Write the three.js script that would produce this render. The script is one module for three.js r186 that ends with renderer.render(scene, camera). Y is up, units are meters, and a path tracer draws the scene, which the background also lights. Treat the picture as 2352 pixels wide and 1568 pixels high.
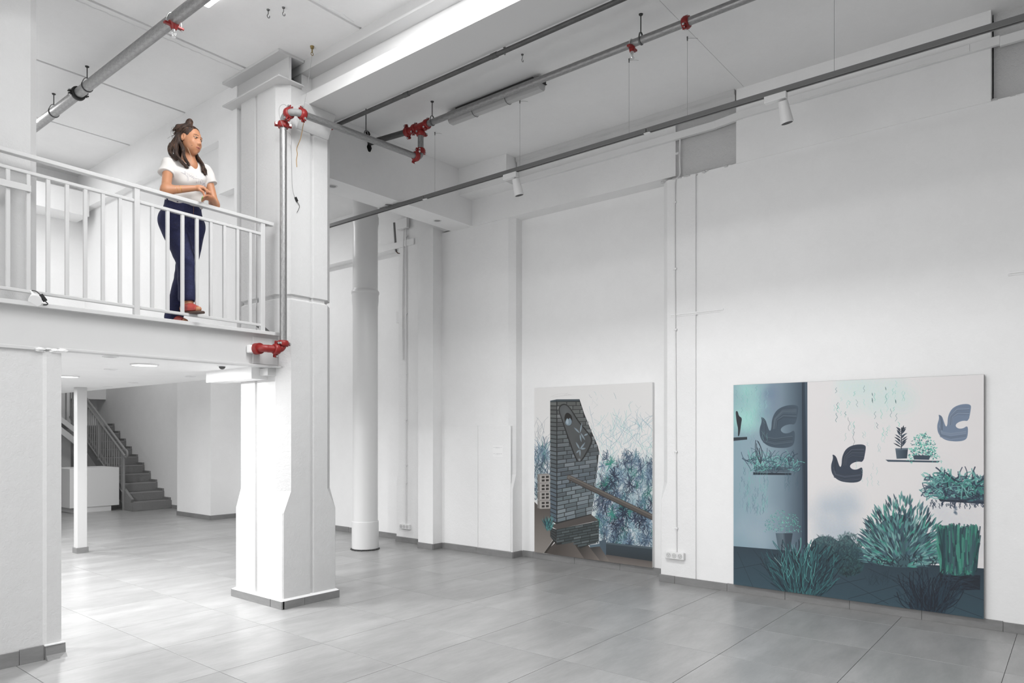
import * as THREE from 'three';
import { mergeGeometries, mergeVertices, toCreasedNormals } from 'three/addons/utils/BufferGeometryUtils.js';
import { RoundedBoxGeometry } from 'three/addons/geometries/RoundedBoxGeometry.js';
import { RectAreaLightUniformsLib } from 'three/addons/lights/RectAreaLightUniformsLib.js';
import { TextGeometry } from 'three/addons/geometries/TextGeometry.js';
import { FontLoader } from 'three/addons/loaders/FontLoader.js';

// ---------- camera, light levels, exposure ----------
// x runs along the mezzanine edge, -z runs away along the painted wall
const scene = new THREE.Scene();
const camera = new THREE.PerspectiveCamera(2 * Math.atan(784 / 1618) * 180 / Math.PI, 2352 / 1568, 0.05, 100);
const YAW = 51.04 * Math.PI / 180;
camera.position.set(0, 1.566, 0);
camera.lookAt(Math.sin(YAW), 1.566, -Math.cos(YAW));
camera.setViewOffset(2352, 1568, 0, -208.7, 2352, 1568);
scene.background = new THREE.Color(0x000000);
RectAreaLightUniformsLib.init();
const renderer = new THREE.WebGLRenderer({ antialias: true });
renderer.toneMapping = THREE.LinearToneMapping;
renderer.toneMappingExposure = 1.0;
renderer.shadowMap.enabled = true;
const LAMP = { hall: 71, upper: 34, under: 640, rear: 112, window: 2.9 };  // rear and window feed added lights only; hall and under partly

// ---------- helpers ----------
let seed = 7;
const rnd = () => { seed = (seed * 1664525 + 1013904223) >>> 0; return seed / 4294967296; };
const rr = (a, b) => a + (b - a) * rnd();
const taken = new Map();
function numbered(name) { const n = taken.get(name) || 0; taken.set(name, n + 1); return n ? name + '_' + String(n).padStart(3, '0') : name; }
const V = (x, y, z) => new THREE.Vector3(x, y, z);
function mesh(name, geo, mat, parent) {
  const m = new THREE.Mesh(geo, mat); m.name = name; m.castShadow = true; m.receiveShadow = true;
  (parent || scene).add(m); return m;
}
function thing(name, label, category, group, pos) {
  const o = new THREE.Group(); o.name = numbered(name); scene.add(o);
  o.userData = { label, category }; if (group) o.userData.group = group;
  if (pos) o.position.set(...pos);
  return o;
}
function structure(name, label) { const o = new THREE.Group(); o.name = name; scene.add(o); o.userData = { kind: 'structure', label, category: 'building part' }; return o; }
function boxUV(g) {                                        // texture coordinates in metres
  if (g.index) g = g.toNonIndexed();
  const p = g.attributes.position, n = g.attributes.normal, uv = new Float32Array(p.count * 2);
  for (let i = 0; i < p.count; i++) {
    const ax = Math.abs(n.getX(i)), ay = Math.abs(n.getY(i)), az = Math.abs(n.getZ(i));
    let u, v;
    if (ax >= ay && ax >= az) { u = p.getZ(i); v = p.getY(i); } else if (ay >= az) { u = p.getX(i); v = p.getZ(i); } else { u = p.getX(i); v = p.getY(i); }
    uv[2 * i] = u; uv[2 * i + 1] = v;
  }
  g.setAttribute('uv', new THREE.BufferAttribute(uv, 2));
  return g;
}
function bx(x0, x1, y0, y1, z0, z1) { const g = new THREE.BoxGeometry(Math.abs(x1 - x0), Math.abs(y1 - y0), Math.abs(z1 - z0)); g.translate((x0 + x1) / 2, (y0 + y1) / 2, (z0 + z1) / 2); return boxUV(g); }
function rbx(x0, x1, y0, y1, z0, z1, r = 0.004, s = 2) { const g = new RoundedBoxGeometry(Math.abs(x1 - x0), Math.abs(y1 - y0), Math.abs(z1 - z0), s, r); g.translate((x0 + x1) / 2, (y0 + y1) / 2, (z0 + z1) / 2); return boxUV(g); }
function merge(list) { return mergeGeometries(list.map((g) => { g = g.index ? g.toNonIndexed() : g; for (const k of Object.keys(g.attributes)) if (!['position', 'normal', 'uv'].includes(k)) g.deleteAttribute(k); return g; })); }
function cyl(a, b, r, r2 = r, seg = 16, capped = true) {
  const d = V().subVectors(b, a), L = d.length(), g = new THREE.CylinderGeometry(r2, r, L, seg, 1, !capped);
  const uv = g.attributes.uv; for (let i = 0; i < uv.count; i++) uv.setXY(i, uv.getX(i) * 2 * Math.PI * r, uv.getY(i) * L);
  g.applyQuaternion(new THREE.Quaternion().setFromUnitVectors(V(0, 1, 0), d.clone().normalize()));
  g.translate((a.x + b.x) / 2, (a.y + b.y) / 2, (a.z + b.z) / 2); return g;
}
function tube(pts, r, seg = 8, closed = false, n) {
  const c = new THREE.CatmullRomCurve3(pts, closed, 'centripetal');
  return new THREE.TubeGeometry(c, n || pts.length * 6, r, seg, closed);
}
function prismZ(pts, z0, z1) {                              // outline in x,y pushed along z
  const g = new THREE.ExtrudeGeometry(new THREE.Shape(pts.map(([x, y]) => new THREE.Vector2(x, y))), { depth: Math.abs(z1 - z0), bevelEnabled: false });
  g.translate(0, 0, Math.min(z0, z1)); return boxUV(g);
}
function prismX(pts, x0, x1) {                              // outline in z,y pushed along x
  const g = new THREE.ExtrudeGeometry(new THREE.Shape(pts.map(([z, y]) => new THREE.Vector2(-z, y))), { depth: Math.abs(x1 - x0), bevelEnabled: false });
  g.rotateY(Math.PI / 2); g.translate(Math.min(x0, x1), 0, 0); return boxUV(g);
}
function loft(rings) {                                       // rings: same-length lists of [x,z] with a height, bottom to top; flat-shaded
  const pos = [], n = rings[0].pts.length;
  const P = (k, i) => [rings[k].pts[i % n][0], rings[k].y, rings[k].pts[i % n][1]];
  for (let k = 0; k + 1 < rings.length; k++) for (let i = 0; i < n; i++) {
    const a = P(k, i), b = P(k, i + 1), c = P(k + 1, i + 1), d = P(k + 1, i);
    pos.push(...a, ...b, ...c, ...a, ...c, ...d);
  }
  for (const [k, up] of [[0, false], [rings.length - 1, true]]) {
    const tri = THREE.ShapeUtils.triangulateShape(rings[k].pts.map(([x, z]) => new THREE.Vector2(x, z)), []);
    for (const t of tri) { const s = up ? t : [...t].reverse(); for (const i of s) pos.push(...P(k, i)); }
  }
  const g = new THREE.BufferGeometry(); g.setAttribute('position', new THREE.BufferAttribute(new Float32Array(pos), 3));
  g.computeVertexNormals();
  return boxUV(g);
}

// ---------- computed textures ----------
function lattice(n, s) { let q = s * 7919 + 13; const a = new Float32Array(n * n); for (let i = 0; i < n * n; i++) { q = (q * 1664525 + 1013904223) >>> 0; a[i] = q / 4294967296; } return a; }
function noiseMap(size, octaves, sx = 1, sy = 1, s0 = 1) {   // octaves: [cells, weight]; tiles without a seam
  const out = new Float32Array(size * size); let W = 0;
  octaves.forEach(([cells, w], o) => {
    const nx = Math.max(1, Math.round(cells * sx)), ny = Math.max(1, Math.round(cells * sy)), N = Math.max(nx, ny), L = lattice(N, s0 + o * 17); W += w;
    for (let y = 0; y < size; y++) {
      const fy = y / size * ny, y0 = Math.floor(fy), ty = fy - y0, sy_ = ty * ty * (3 - 2 * ty);
      const r0 = (y0 % ny) * N, r1 = ((y0 + 1) % ny) * N;
      for (let x = 0; x < size; x++) {
        const fx = x / size * nx, x0 = Math.floor(fx), tx = fx - x0, sx_ = tx * tx * (3 - 2 * tx), a = x0 % nx, b = (x0 + 1) % nx;
        out[y * size + x] += w * ((L[r0 + a] * (1 - sx_) + L[r0 + b] * sx_) * (1 - sy_) + (L[r1 + a] * (1 - sx_) + L[r1 + b] * sx_) * sy_);
      }
    }
  });
  for (let i = 0; i < out.length; i++) out[i] /= W;
  return out;
}
function dataTex(size, f, srgb, metres = 1) {
  const d = new Uint8Array(size * size * 4);
  for (let i = 0; i < size * size; i++) { const c = f(i); d[4 * i] = c[0]; d[4 * i + 1] = c[1]; d[4 * i + 2] = c[2]; d[4 * i + 3] = 255; }
  const t = new THREE.DataTexture(d, size, size); t.wrapS = t.wrapT = THREE.RepeatWrapping; t.magFilter = THREE.LinearFilter; t.minFilter = THREE.LinearMipmapLinearFilter; t.generateMipmaps = true;
  if (srgb) t.colorSpace = THREE.SRGBColorSpace;
  t.repeat.set(1 / metres, 1 / metres); t.needsUpdate = true; return t;
}
const clamp = (v, a = 0, b = 255) => Math.max(a, Math.min(b, v));
const plasterN = noiseMap(512, [[6, 1], [14, .8], [40, .6], [110, .45], [256, .35]], 1, 1, 3);
const plasterBump = dataTex(512, (i) => { const v = clamp(plasterN[i] * 255); return [v, v, v]; }, false, 1.6);
const roughN = noiseMap(512, [[20, 1], [50, 1], [128, .9], [256, .6]], 1, 1, 9);
const roughBump = dataTex(512, (i) => { const v = clamp((roughN[i] - .5) * 420 + 128); return [v, v, v]; }, false, 0.9);
const stainN = noiseMap(512, [[3, 1], [7, .8], [19, .6], [60, .4], [200, .3]], 1, 1, 21);
const wallTone = dataTex(512, (i) => { const v = clamp(240 + (stainN[i] - .5) * 9); return [v, v, v]; }, true, 2.3);
const tileN = noiseMap(1024, [[4, 1], [9, .9], [20, .7], [48, .5], [120, .4], [300, .3]], .4, 1.6, 31);
const tileF = noiseMap(1024, [[4, 1], [11, .7], [30, .5]], .7, 1.1, 57);
const tileTone = dataTex(1024, (i) => { const v = clamp(154 + (tileN[i] - .5) * 46 + (tileF[i] - .5) * 16); return [v, v, v]; }, true, 1.9);
const tileRough = dataTex(512, (i) => { const v = clamp(76 + (stainN[i] - .5) * 14); return [v, v, v]; }, false, 1.3);
const zincN = noiseMap(256, [[10, 1], [26, 1], [60, .8], [128, .6]], 1, .5, 77);
const zincTone = dataTex(256, (i) => { const v = clamp(150 + (zincN[i] - .5) * 46); return [v, v, v]; }, true, 0.16);

// ---------- materials ----------
const std = (o) => new THREE.MeshStandardMaterial(o);
const M = {
  wall: std({ color: 0xffffff, map: wallTone, roughness: .82, bumpMap: plasterBump, bumpScale: .0016 }),
  wallRough: std({ color: 0xfbfbfb, map: wallTone, roughness: .8, bumpMap: roughBump, bumpScale: .0016 }),
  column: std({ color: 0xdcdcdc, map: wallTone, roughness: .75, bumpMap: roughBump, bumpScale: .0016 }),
  concrete: std({ color: 0xd9d9d9, map: wallTone, roughness: .9, bumpMap: roughBump, bumpScale: .004 }),
  ceil: std({ color: 0xfafafa, map: wallTone, roughness: .9, bumpMap: plasterBump, bumpScale: .0016 }),
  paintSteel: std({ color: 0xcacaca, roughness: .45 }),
  rail: std({ color: 0xc6c6c6, roughness: .38, bumpMap: plasterBump, bumpScale: .001 }),
  tile: std({ color: 0xffffff, map: tileTone, roughnessMap: tileRough, roughness: 1 }),
  skirt: std({ color: 0xdcdcdc, map: tileTone, roughness: .55 }),
  grout: std({ color: 0x6c6c6c, roughness: .95 }),
  zinc: std({ color: 0xffffff, map: zincTone, metalness: .75, roughness: .42 }),
  zincDull: std({ color: 0x9a9a9a, map: zincTone, metalness: .5, roughness: .6 }),
  elbowGrey: std({ color: 0x8c8c8c, roughness: .5 }),
  red: std({ color: 0x861d1c, roughness: .42 }),
  black: std({ color: 0x141414, roughness: .55 }),
  dark: std({ color: 0x3c3c3c, roughness: .6 }),
  hook: std({ color: 0x6d6d6d, metalness: .6, roughness: .5 }),
  chrome: std({ color: 0xd0d0d0, metalness: .9, roughness: .22 }),
  track: std({ color: 0x7a7a7a, metalness: .35, roughness: .5 }),
  trackSlot: std({ color: 0x2c2a2a, roughness: .7 }),
  plastic: std({ color: 0xe6e6e6, roughness: .4 }),
  cable: std({ color: 0x9a9a9a, roughness: .6 }),
  stair: std({ color: 0x7b7b7b, roughness: .6, bumpMap: roughBump, bumpScale: .004 }),
  stairRail: std({ color: 0x8b8b8b, roughness: .5 }),
  desk: std({ color: 0xe0e0e0, roughness: .5 }),
  hole: std({ color: 0x0a0908, roughness: 1 }),
  glow: new THREE.MeshStandardMaterial({ color: 0xffffff, emissive: 0xffffff, emissiveIntensity: 2.6, roughness: .5 }),
};
const lampLight = (w, h, I, x, y, z, turn = 0) => {          // a lit panel's light, facing down
  const l = new THREE.RectAreaLight(0xffffff, I, w, h); l.position.set(x, y, z); l.rotation.set(-Math.PI / 2, 0, turn); scene.add(l); return l;
};
// ---------- floor: 80 cm tiles on a grout bed ----------
const floor = structure('floor', 'grey concrete-look porcelain tile floor with thin joints');
mesh('grout_bed', bx(-3.2, 7.3, -.2, -.004, -20.2, 5.2), M.grout, floor);
{
  const T = .8, x0 = 2.383, z0 = -.39, size = .797;
  const variants = [];
  for (let k = 0; k < 10; k++) {
    const g = new RoundedBoxGeometry(size, .02, size, 1, .0015); g.translate(0, -.01, 0);
    const u = boxUV(g), a = u.attributes.uv, ox = rr(0, 9), oy = rr(0, 9);
    for (let i = 0; i < a.count; i++) a.setXY(i, a.getX(i) + ox, a.getY(i) + oy);
    variants.push(u);
  }
  const rest = [], tiles = [];
  for (let i = -8; i <= 6; i++) for (let k = -7; k <= 24; k++) {
    const cx = x0 + (i + .5) * T, cz = z0 - (k - .5) * T;
    if (cx > 7.3 || cx < -3.2 || cz > 5.2 || cz < -20) continue;
    const d = cx * Math.sin(YAW) - cz * Math.cos(YAW), r = cx * Math.cos(YAW) + cz * Math.sin(YAW);
    const px = d > .3 ? 1176 + 1618 * r / d : -9999, py = d > .3 ? 992.7 + 1618 * 1.566 / d : 9999;
    const seen = d > 1.5 && px > -260 && px < 2600 && py < 1760 && !(cz < -5.6 && cx < 1.2) && cz > -17 && cx < 7.2;
    if (seen) tiles.push([cx, cz]); else { const g = variants[0].clone(); g.translate(cx, 0, cz); rest.push(g); }
  }
  tiles.forEach(([x, z], n) => { const m = mesh('floor_tile', variants[(n * 7 + 3) % 10], M.tile, floor); m.position.set(x, 0, z); m.rotation.y = n % 3 === 1 ? Math.PI : 0; });
  const r = mesh('outlying_tiles', merge(rest), M.tile, floor); r.userData.kind = 'stuff';
}

// ---------- ceiling ----------
const ceiling = structure('ceiling', 'painted concrete slab ceiling with panel joints');
mesh('slab_core', bx(-3.3, 7.4, 4.936, 5.2, -20.2, 5.3), M.ceil, ceiling);
{
  const joints = [5.3, 3.35, 2.02, .69, -.64, -1.97, -3.3, -4.66, -5.99, -7.32, -8.65, -9.98, -11.3];
  for (let i = 0; i + 1 < joints.length; i++) mesh('ceiling_slab', rbx(-3.3, 3.77, 4.92, 4.96, joints[i] - .014, joints[i + 1] + .014, .004, 1), M.ceil, ceiling);
  for (const [a, b] of [[5.3, 1.2], [1.2, -2.55], [-2.55, -6.17]]) mesh('ceiling_slab', rbx(4.15, 7.3, 4.92, 4.96, a - .001, b + .001, .002, 1), M.ceil, ceiling);
  mesh('ceiling_slab', rbx(3.95, 7.3, 4.92, 4.96, -6.55, -12.9, .003, 1), M.ceil, ceiling);
  mesh('ceiling_slab', rbx(-3.3, 7.3, 4.92, 4.96, -12.92, -20.2, .003, 1), M.ceil, ceiling);
  // ragged filler along one joint
  const pts = []; for (let x = 1.7; x < 3.7; x += .045) pts.push(V(x, 4.921 + rr(-.003, .001), -6.07 + rr(-.006, .006)));
  mesh('joint_filler', tube(pts, .008, 5, false, 120), M.ceil, ceiling);
  const pts2 = []; for (let x = 2.9; x < 3.7; x += .04) pts2.push(V(x, 4.921 + rr(-.003, .001), -4.62 + rr(-.01, .01)));
  mesh('joint_filler', tube(pts2, .006, 5, false, 60), M.ceil, ceiling);
}

// ---------- outer walls ----------
const wallLeft = structure('wall_left', 'plain white wall'); mesh('wall_panel', bx(-3.5, -3.2, 0, 4.94, -20.2, 5.3), M.wall, wallLeft);
const wallFront = structure('wall_front', 'plain white wall'); mesh('wall_panel', bx(-3.4, 7.4, 0, 4.94, 5.2, 5.5), M.wall, wallFront);
const wallBack = structure('wall_back', 'white end wall behind the stairs');
mesh('wall_panel', bx(-3.4, 7.4, 0, 4.94, -20.5, -20), M.wall, wallBack);
mesh('soffit_drop', bx(3.0, 6.9, 2.34, 4.94, -18.6, -17.9), M.wall, wallBack);
mesh('wall_panel', bx(3.0, 4.0, 0, 2.4, -18.1, -17.9), M.wall, wallBack);
mesh('wall_panel', bx(6.3, 6.9, 0, 2.5, -18.6, -18.4), M.wall, wallBack);

// ---------- right wall, piece by piece ----------
const wallRight = structure('wall_right', 'long white plastered wall with shallow pilasters and a ledge');
const WR = (n, x, y0, y1, z0, z1, m = M.wall) => mesh(n, bx(x, 7.4, y0, y1, z0, z1), m, wallRight);
WR('wall_panel', 6.75, 0, 4.2, 5.2, -3.03);
WR('joint_groove', 6.768, 0, 4.2, -3.03, -3.055);
// pilasters widen into a shoe near the floor
function shoePier(x, zNear, zFar, cNear, cFar, y1, y0s, y1s) {
  const ring = (c0, c1) => [[7.4, zNear], [7.4, zFar], [x + c1, zFar], [x, zFar + c1], [x, zNear - c0], [x + c0, zNear]];
  return loft([{ y: 0, pts: ring(.001, .006) }, { y: y0s, pts: ring(.001, .006) }, { y: y1s, pts: ring(cNear, cFar) }, { y: y1, pts: ring(cNear, cFar) }]);
}
mesh('pilaster', shoePier(6.75, -3.055, -3.445, .001, .075, 4.2, .85, 1.04), M.wallRough, wallRight);
WR('wall_panel', 7.01, 0, 4.26, -3.40, -5.52);
mesh('pilaster', shoePier(6.82, -5.505, -6.74, .07, .001, 4.262, .85, 1.04), M.wallRough, wallRight);
mesh('plaster_panel', rbx(6.812, 6.83, .08, 1.655, -6.69, -6.078, .004), M.wallRough, wallRight);
mesh('plaster_panel', rbx(6.813, 6.83, .08, 1.652, -6.072, -5.53, .004), M.wallRough, wallRight);
WR('pilaster', 6.65, 0, 4.3, -6.735, -7.02);
WR('wall_panel', 6.84, 0, 4.3, -7.02, -7.2);
mesh('pilaster', shoePier(6.845, -7.2, -7.68, .001, .05, 4.3, .85, 1.04), M.wallRough, wallRight);
WR('wall_panel', 6.99, 0, 4.3, -7.6, -12.2);
// ring beam under the ceiling
WR('ring_beam', 6.8, 4.245, 4.94, -3.3, -6.25, M.wallRough);
WR('ring_beam', 6.835, 4.2, 4.94, -2.62, -3.31, M.concrete);
WR('wall_board', 6.742, 4.195, 4.921, -.56, -2.63);
WR('ring_beam', 6.835, 4.2, 4.94, 5.2, -.55, M.concrete);
WR('ring_beam', 6.86, 4.29, 4.94, -6.25, -12.2);
WR('ledge', 6.83, 4.21, 4.295, -7.3, -12.2);
// broken plaster along the ledge
for (const [za, zb] of [[-3.43, -2.65], [-.53, .9]]) {
  const g = []; for (let z = za; z < zb; z += .05) { const s = rr(.012, .03); const q = new THREE.DodecahedronGeometry(s, 0); q.scale(rr(.9, 1.4), rr(.4, .9), rr(1, 1.8)); q.translate(6.765 + rr(-.008, .02), 4.2 + rr(-.006, .008), z + rr(-.02, .02)); g.push(boxUV(q)); }
  const o = mesh('broken_plaster', merge(g), M.concrete, wallRight); o.userData.kind = 'stuff';
}
// old bracket scars in the plaster
for (const [y, za, zb] of [[2.79, -3.33, -2.76], [2.82, -.44, .4]]) {
  mesh('plaster_scar', rbx(6.744, 6.76, y - .012, y + .006, za, zb, .004), M.wall, wallRight);
  mesh('plaster_scar', rbx(6.747, 6.76, y - .028, y - .012, za - .01, zb - .03, .003), M.wallRough, wallRight);
}
// rear pier and stair wall
WR('rear_pier', 6.4, 0, 4.94, -12.1, -13.35);
WR('wall_panel', 6.9, 0, 4.94, -13.3, -20.2);
// box haunch in the ceiling corner
mesh('beam_haunch', bx(6.55, 6.9, 4.58, 4.925, -5.385, -6.2), M.wallRough, wallRight);

// ---------- tiled skirting along the right wall ----------
const skirtR = structure('baseboard_right', 'grey tile skirting along the right wall');
function skirtRun(parent, axis, fixed, a, b, face, step = .6, h = .078) {   // face +1/-1: which way it stands off the wall
  const dir = Math.sign(b - a); let s = a;
  while ((b - s) * dir > .01) {
    let e = s + dir * step; if ((b - e) * dir < .12) e = b;
    const hh = h + rr(-.004, .004), p = rr(.0, .003), q = .0012 * dir;
    const f0 = fixed, f1 = fixed + face * (.013 + p);
    mesh('skirting_tile', axis === 'z' ? rbx(f0, f1, 0, hh, s + q, e - q, .0015, 1) : rbx(s + q, e - q, 0, hh, f0, f1, .0015, 1), M.skirt, parent);
    s = e;
  }
}
skirtRun(skirtR, 'z', 6.75, 1.2, -3.445, -1, .56);
skirtRun(skirtR, 'x', -3.445, 6.74, 6.995, -1);
skirtRun(skirtR, 'z', 7.01, -3.46, -5.49, -1, .62);
skirtRun(skirtR, 'x', -5.505, 6.995, 6.81, 1);
skirtRun(skirtR, 'z', 6.82, -5.5, -6.72, -1, .6);
skirtRun(skirtR, 'x', -6.735, 6.815, 6.64, 1);
skirtRun(skirtR, 'z', 6.65, -6.73, -7.02, -1);
skirtRun(skirtR, 'z', 6.84, -7.02, -7.68, -1);
skirtRun(skirtR, 'z', 6.99, -7.7, -12.1, -1, .62);
skirtRun(skirtR, 'x', -12.1, 6.99, 6.39, 1);
skirtRun(skirtR, 'z', 6.4, -12.1, -13.35, -1);
skirtRun(skirtR, 'z', 6.9, -13.36, -14.6, -1);

// ---------- main column ----------
function columnRings(x0, x1, z0, z1, c, g, yBase, ys0, ys1, yTop, yGroove) {
  // plan: x0 left, x1 right, z0 near, z1 far; c corner chamfer; g: shallow vertical channels on the near and left faces
  const plan = (cc, off = 0) => {
    const X0 = x0 + off, X1 = x1 - off, Z0 = z0 - off, Z1 = z1 + off, zm = g.z, xm = g.x, w = g.w, d = g.d;
    return [[X1, Z0 - cc], [X1, Z1 + cc], [X1 - cc, Z1], [X0 + cc, Z1], [X0, Z1 + cc],
      [X0, zm - w], [X0 + d, zm - w * .6], [X0 + d, zm + w * .6], [X0, zm + w],
      [X0, Z0 - cc * 1.15], [X0 + cc * .85, Z0],
      [xm - w, Z0], [xm - w * .6, Z0 - d], [xm + w * .6, Z0 - d], [xm + w, Z0], [X1 - cc, Z0]];
  };
  const R = [];
  const add = (y, cc, off) => R.push({ y, pts: plan(cc, off) });
  if (ys0) { add(yBase, .012); add(ys0, .012); add(ys1, c); } else add(yBase, c);
  if (yGroove) { add(yGroove - .028, c); add(yGroove - .012, c, .02); add(yGroove + .012, c, .02); add(yGroove + .022, c); }
  add(yTop, c);
  return R;
}
const column = thing('concrete_column', 'white chamfered concrete column carrying the mezzanine beam, grey tile skirting at its foot', 'column');
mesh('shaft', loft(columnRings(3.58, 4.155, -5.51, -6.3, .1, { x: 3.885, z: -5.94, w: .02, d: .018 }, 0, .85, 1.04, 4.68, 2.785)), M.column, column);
mesh('haunch', loft([{ y: 4.31, pts: [[4.06, -5.505], [4.06, -5.62], [3.72, -5.62], [3.72, -5.505]] }, { y: 4.505, pts: [[4.06, -5.39], [4.06, -5.62], [3.72, -5.62], [3.72, -5.39]] }, { y: 4.515, pts: [[4.06, -5.39], [4.06, -5.62], [3.72, -5.62], [3.72, -5.39]] }]), M.column, column);
mesh('mortar_fillet', loft([{ y: .07, pts: [[3.556, -5.488], [4.175, -5.488], [4.175, -6.33], [3.556, -6.33]].reverse() }, { y: .086, pts: [[3.578, -5.508], [4.157, -5.508], [4.157, -6.302], [3.578, -6.302]].reverse() }]), M.wallRough, column);
for (const [a, b] of [[-5.487, -5.66], [-5.668, -6.335]]) mesh('skirting_tile', rbx(3.553, 3.582, 0, .07, a, b, .0015, 1), M.skirt, column);
for (const [a, b] of [[3.566, 3.79], [3.793, 4.178]]) mesh('skirting_tile', rbx(a, b, 0, .07, -5.487, -5.512, .0015, 1), M.skirt, column);

// ---------- mezzanine ----------
const mezz = structure('mezzanine_floor', 'white mezzanine slab');
mesh('slab', bx(-3.3, 3.97, 2.152, 2.448, -13.5, -5.62), M.ceil, mezz);
const mbeam = thing('steel_beam', 'white painted steel beam along the mezzanine edge below the railing', 'beam');
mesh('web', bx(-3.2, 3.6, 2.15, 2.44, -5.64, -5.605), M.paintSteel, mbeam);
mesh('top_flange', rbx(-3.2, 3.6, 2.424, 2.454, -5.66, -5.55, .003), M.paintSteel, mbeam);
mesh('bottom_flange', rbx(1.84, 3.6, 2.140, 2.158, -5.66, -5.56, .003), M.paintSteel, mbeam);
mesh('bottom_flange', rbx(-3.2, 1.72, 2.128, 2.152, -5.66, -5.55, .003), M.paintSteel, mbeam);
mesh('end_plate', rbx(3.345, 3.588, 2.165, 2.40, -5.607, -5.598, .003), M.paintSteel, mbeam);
{ const g = []; for (let k = 0; k < 16; k++) { const q = new THREE.DodecahedronGeometry(rr(.012, .024), 0); q.scale(1.6, .5, .8); q.translate(rr(1.7, 1.87), 2.135 + rr(-.012, .012), -5.56 + rr(-.01, .012)); g.push(boxUV(q)); } mesh('mortar_lump', merge(g), M.wallRough, mbeam).userData.kind = 'stuff'; }
mesh('bracket_block', bx(3.42, 3.62, 2.045, 2.152, -6.55, -5.75), M.wall, column);
mesh('bearing_plate', rbx(3.50, 3.66, 2.075, 2.14, -5.75, -5.62, .003), M.paintSteel, column);

// lower partition beside the camera
const part = structure('wall_partition', 'white partition wall under the mezzanine');
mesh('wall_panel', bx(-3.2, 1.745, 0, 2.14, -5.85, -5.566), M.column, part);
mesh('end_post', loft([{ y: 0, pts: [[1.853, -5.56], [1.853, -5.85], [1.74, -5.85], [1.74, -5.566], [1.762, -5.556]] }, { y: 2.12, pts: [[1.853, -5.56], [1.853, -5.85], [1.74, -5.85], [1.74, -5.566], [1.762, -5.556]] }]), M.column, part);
const skirtL = structure('baseboard_left', 'grey tile skirting on the partition wall');
skirtRun(skirtL, 'x', -5.566, 1.745, -3.1, 1, .145, .1);
mesh('metal_cover', prismX([[-5.56, .09], [-5.543, .095], [-5.535, .03], [-5.505, .004], [-5.49, .0], [-5.56, 0]], 1.752, 1.873), M.skirt, skirtL);
mesh('paint_edge', rbx(1.745, 1.868, .094, .104, -5.56, -5.535, .003), M.wallRough, skirtL);

// upper pillar, upper room
const pillar = thing('concrete_column', 'white pillar behind the mezzanine railing at the left edge of the photo', 'column');
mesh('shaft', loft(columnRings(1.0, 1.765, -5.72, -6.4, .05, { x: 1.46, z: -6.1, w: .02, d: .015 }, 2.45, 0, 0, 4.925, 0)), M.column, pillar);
const up = structure('wall_upper', 'bright white walls of the mezzanine room');
mesh('wall_panel', bx(3.69, 3.97, 2.44, 4.94, -12.9, -6.31), M.wall, up);
mesh('upper_band', bx(3.6, 3.69, 4.456, 4.94, -10.3, -6.31), M.wall, up);
mesh('stepped_block', bx(3.6, 3.69, 3.924, 4.456, -6.65, -6.31), M.wall, up);
mesh('jamb', bx(3.6, 3.69, 2.44, 3.924, -6.36, -6.31), M.wall, up);
mesh('wall_panel', bx(-3.3, 3.7, 2.44, 4.94, -10.5, -10.25), M.wall, up);
mesh('duct_box', rbx(2.55, 3.6, 4.32, 4.62, -10.25, -9.85, .004), M.wall, up);

// ---------- beams ----------
const big = thing('ceiling_beam', 'long white channel-sided beam running over the column between the two ceiling bays', 'beam');
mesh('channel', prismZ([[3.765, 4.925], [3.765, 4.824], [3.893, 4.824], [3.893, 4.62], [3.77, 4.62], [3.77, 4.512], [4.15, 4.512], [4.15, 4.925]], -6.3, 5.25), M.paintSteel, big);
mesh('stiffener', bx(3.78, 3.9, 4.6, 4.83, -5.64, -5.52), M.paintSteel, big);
const stub = thing('steel_bracket', 'short white I-section steel stub on top of the column', 'beam');
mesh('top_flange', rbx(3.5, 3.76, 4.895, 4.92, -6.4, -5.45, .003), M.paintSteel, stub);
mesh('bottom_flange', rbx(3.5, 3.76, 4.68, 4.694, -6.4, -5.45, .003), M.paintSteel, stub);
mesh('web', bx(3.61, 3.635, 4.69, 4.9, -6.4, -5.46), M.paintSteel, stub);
for (const z of [-5.62, -5.86, -6.1]) mesh('bolt', cyl(V(3.612, 4.76, z), V(3.6, 4.76, z), .016, .014, 10), M.paintSteel, stub);
const cross = thing('cross_beam', 'white cross beam with three recessed spots between the column and the right wall', 'beam');
mesh('beam', bx(3.95, 6.86, 4.25, 4.93, -6.17, -6.54), M.wall, cross);
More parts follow.
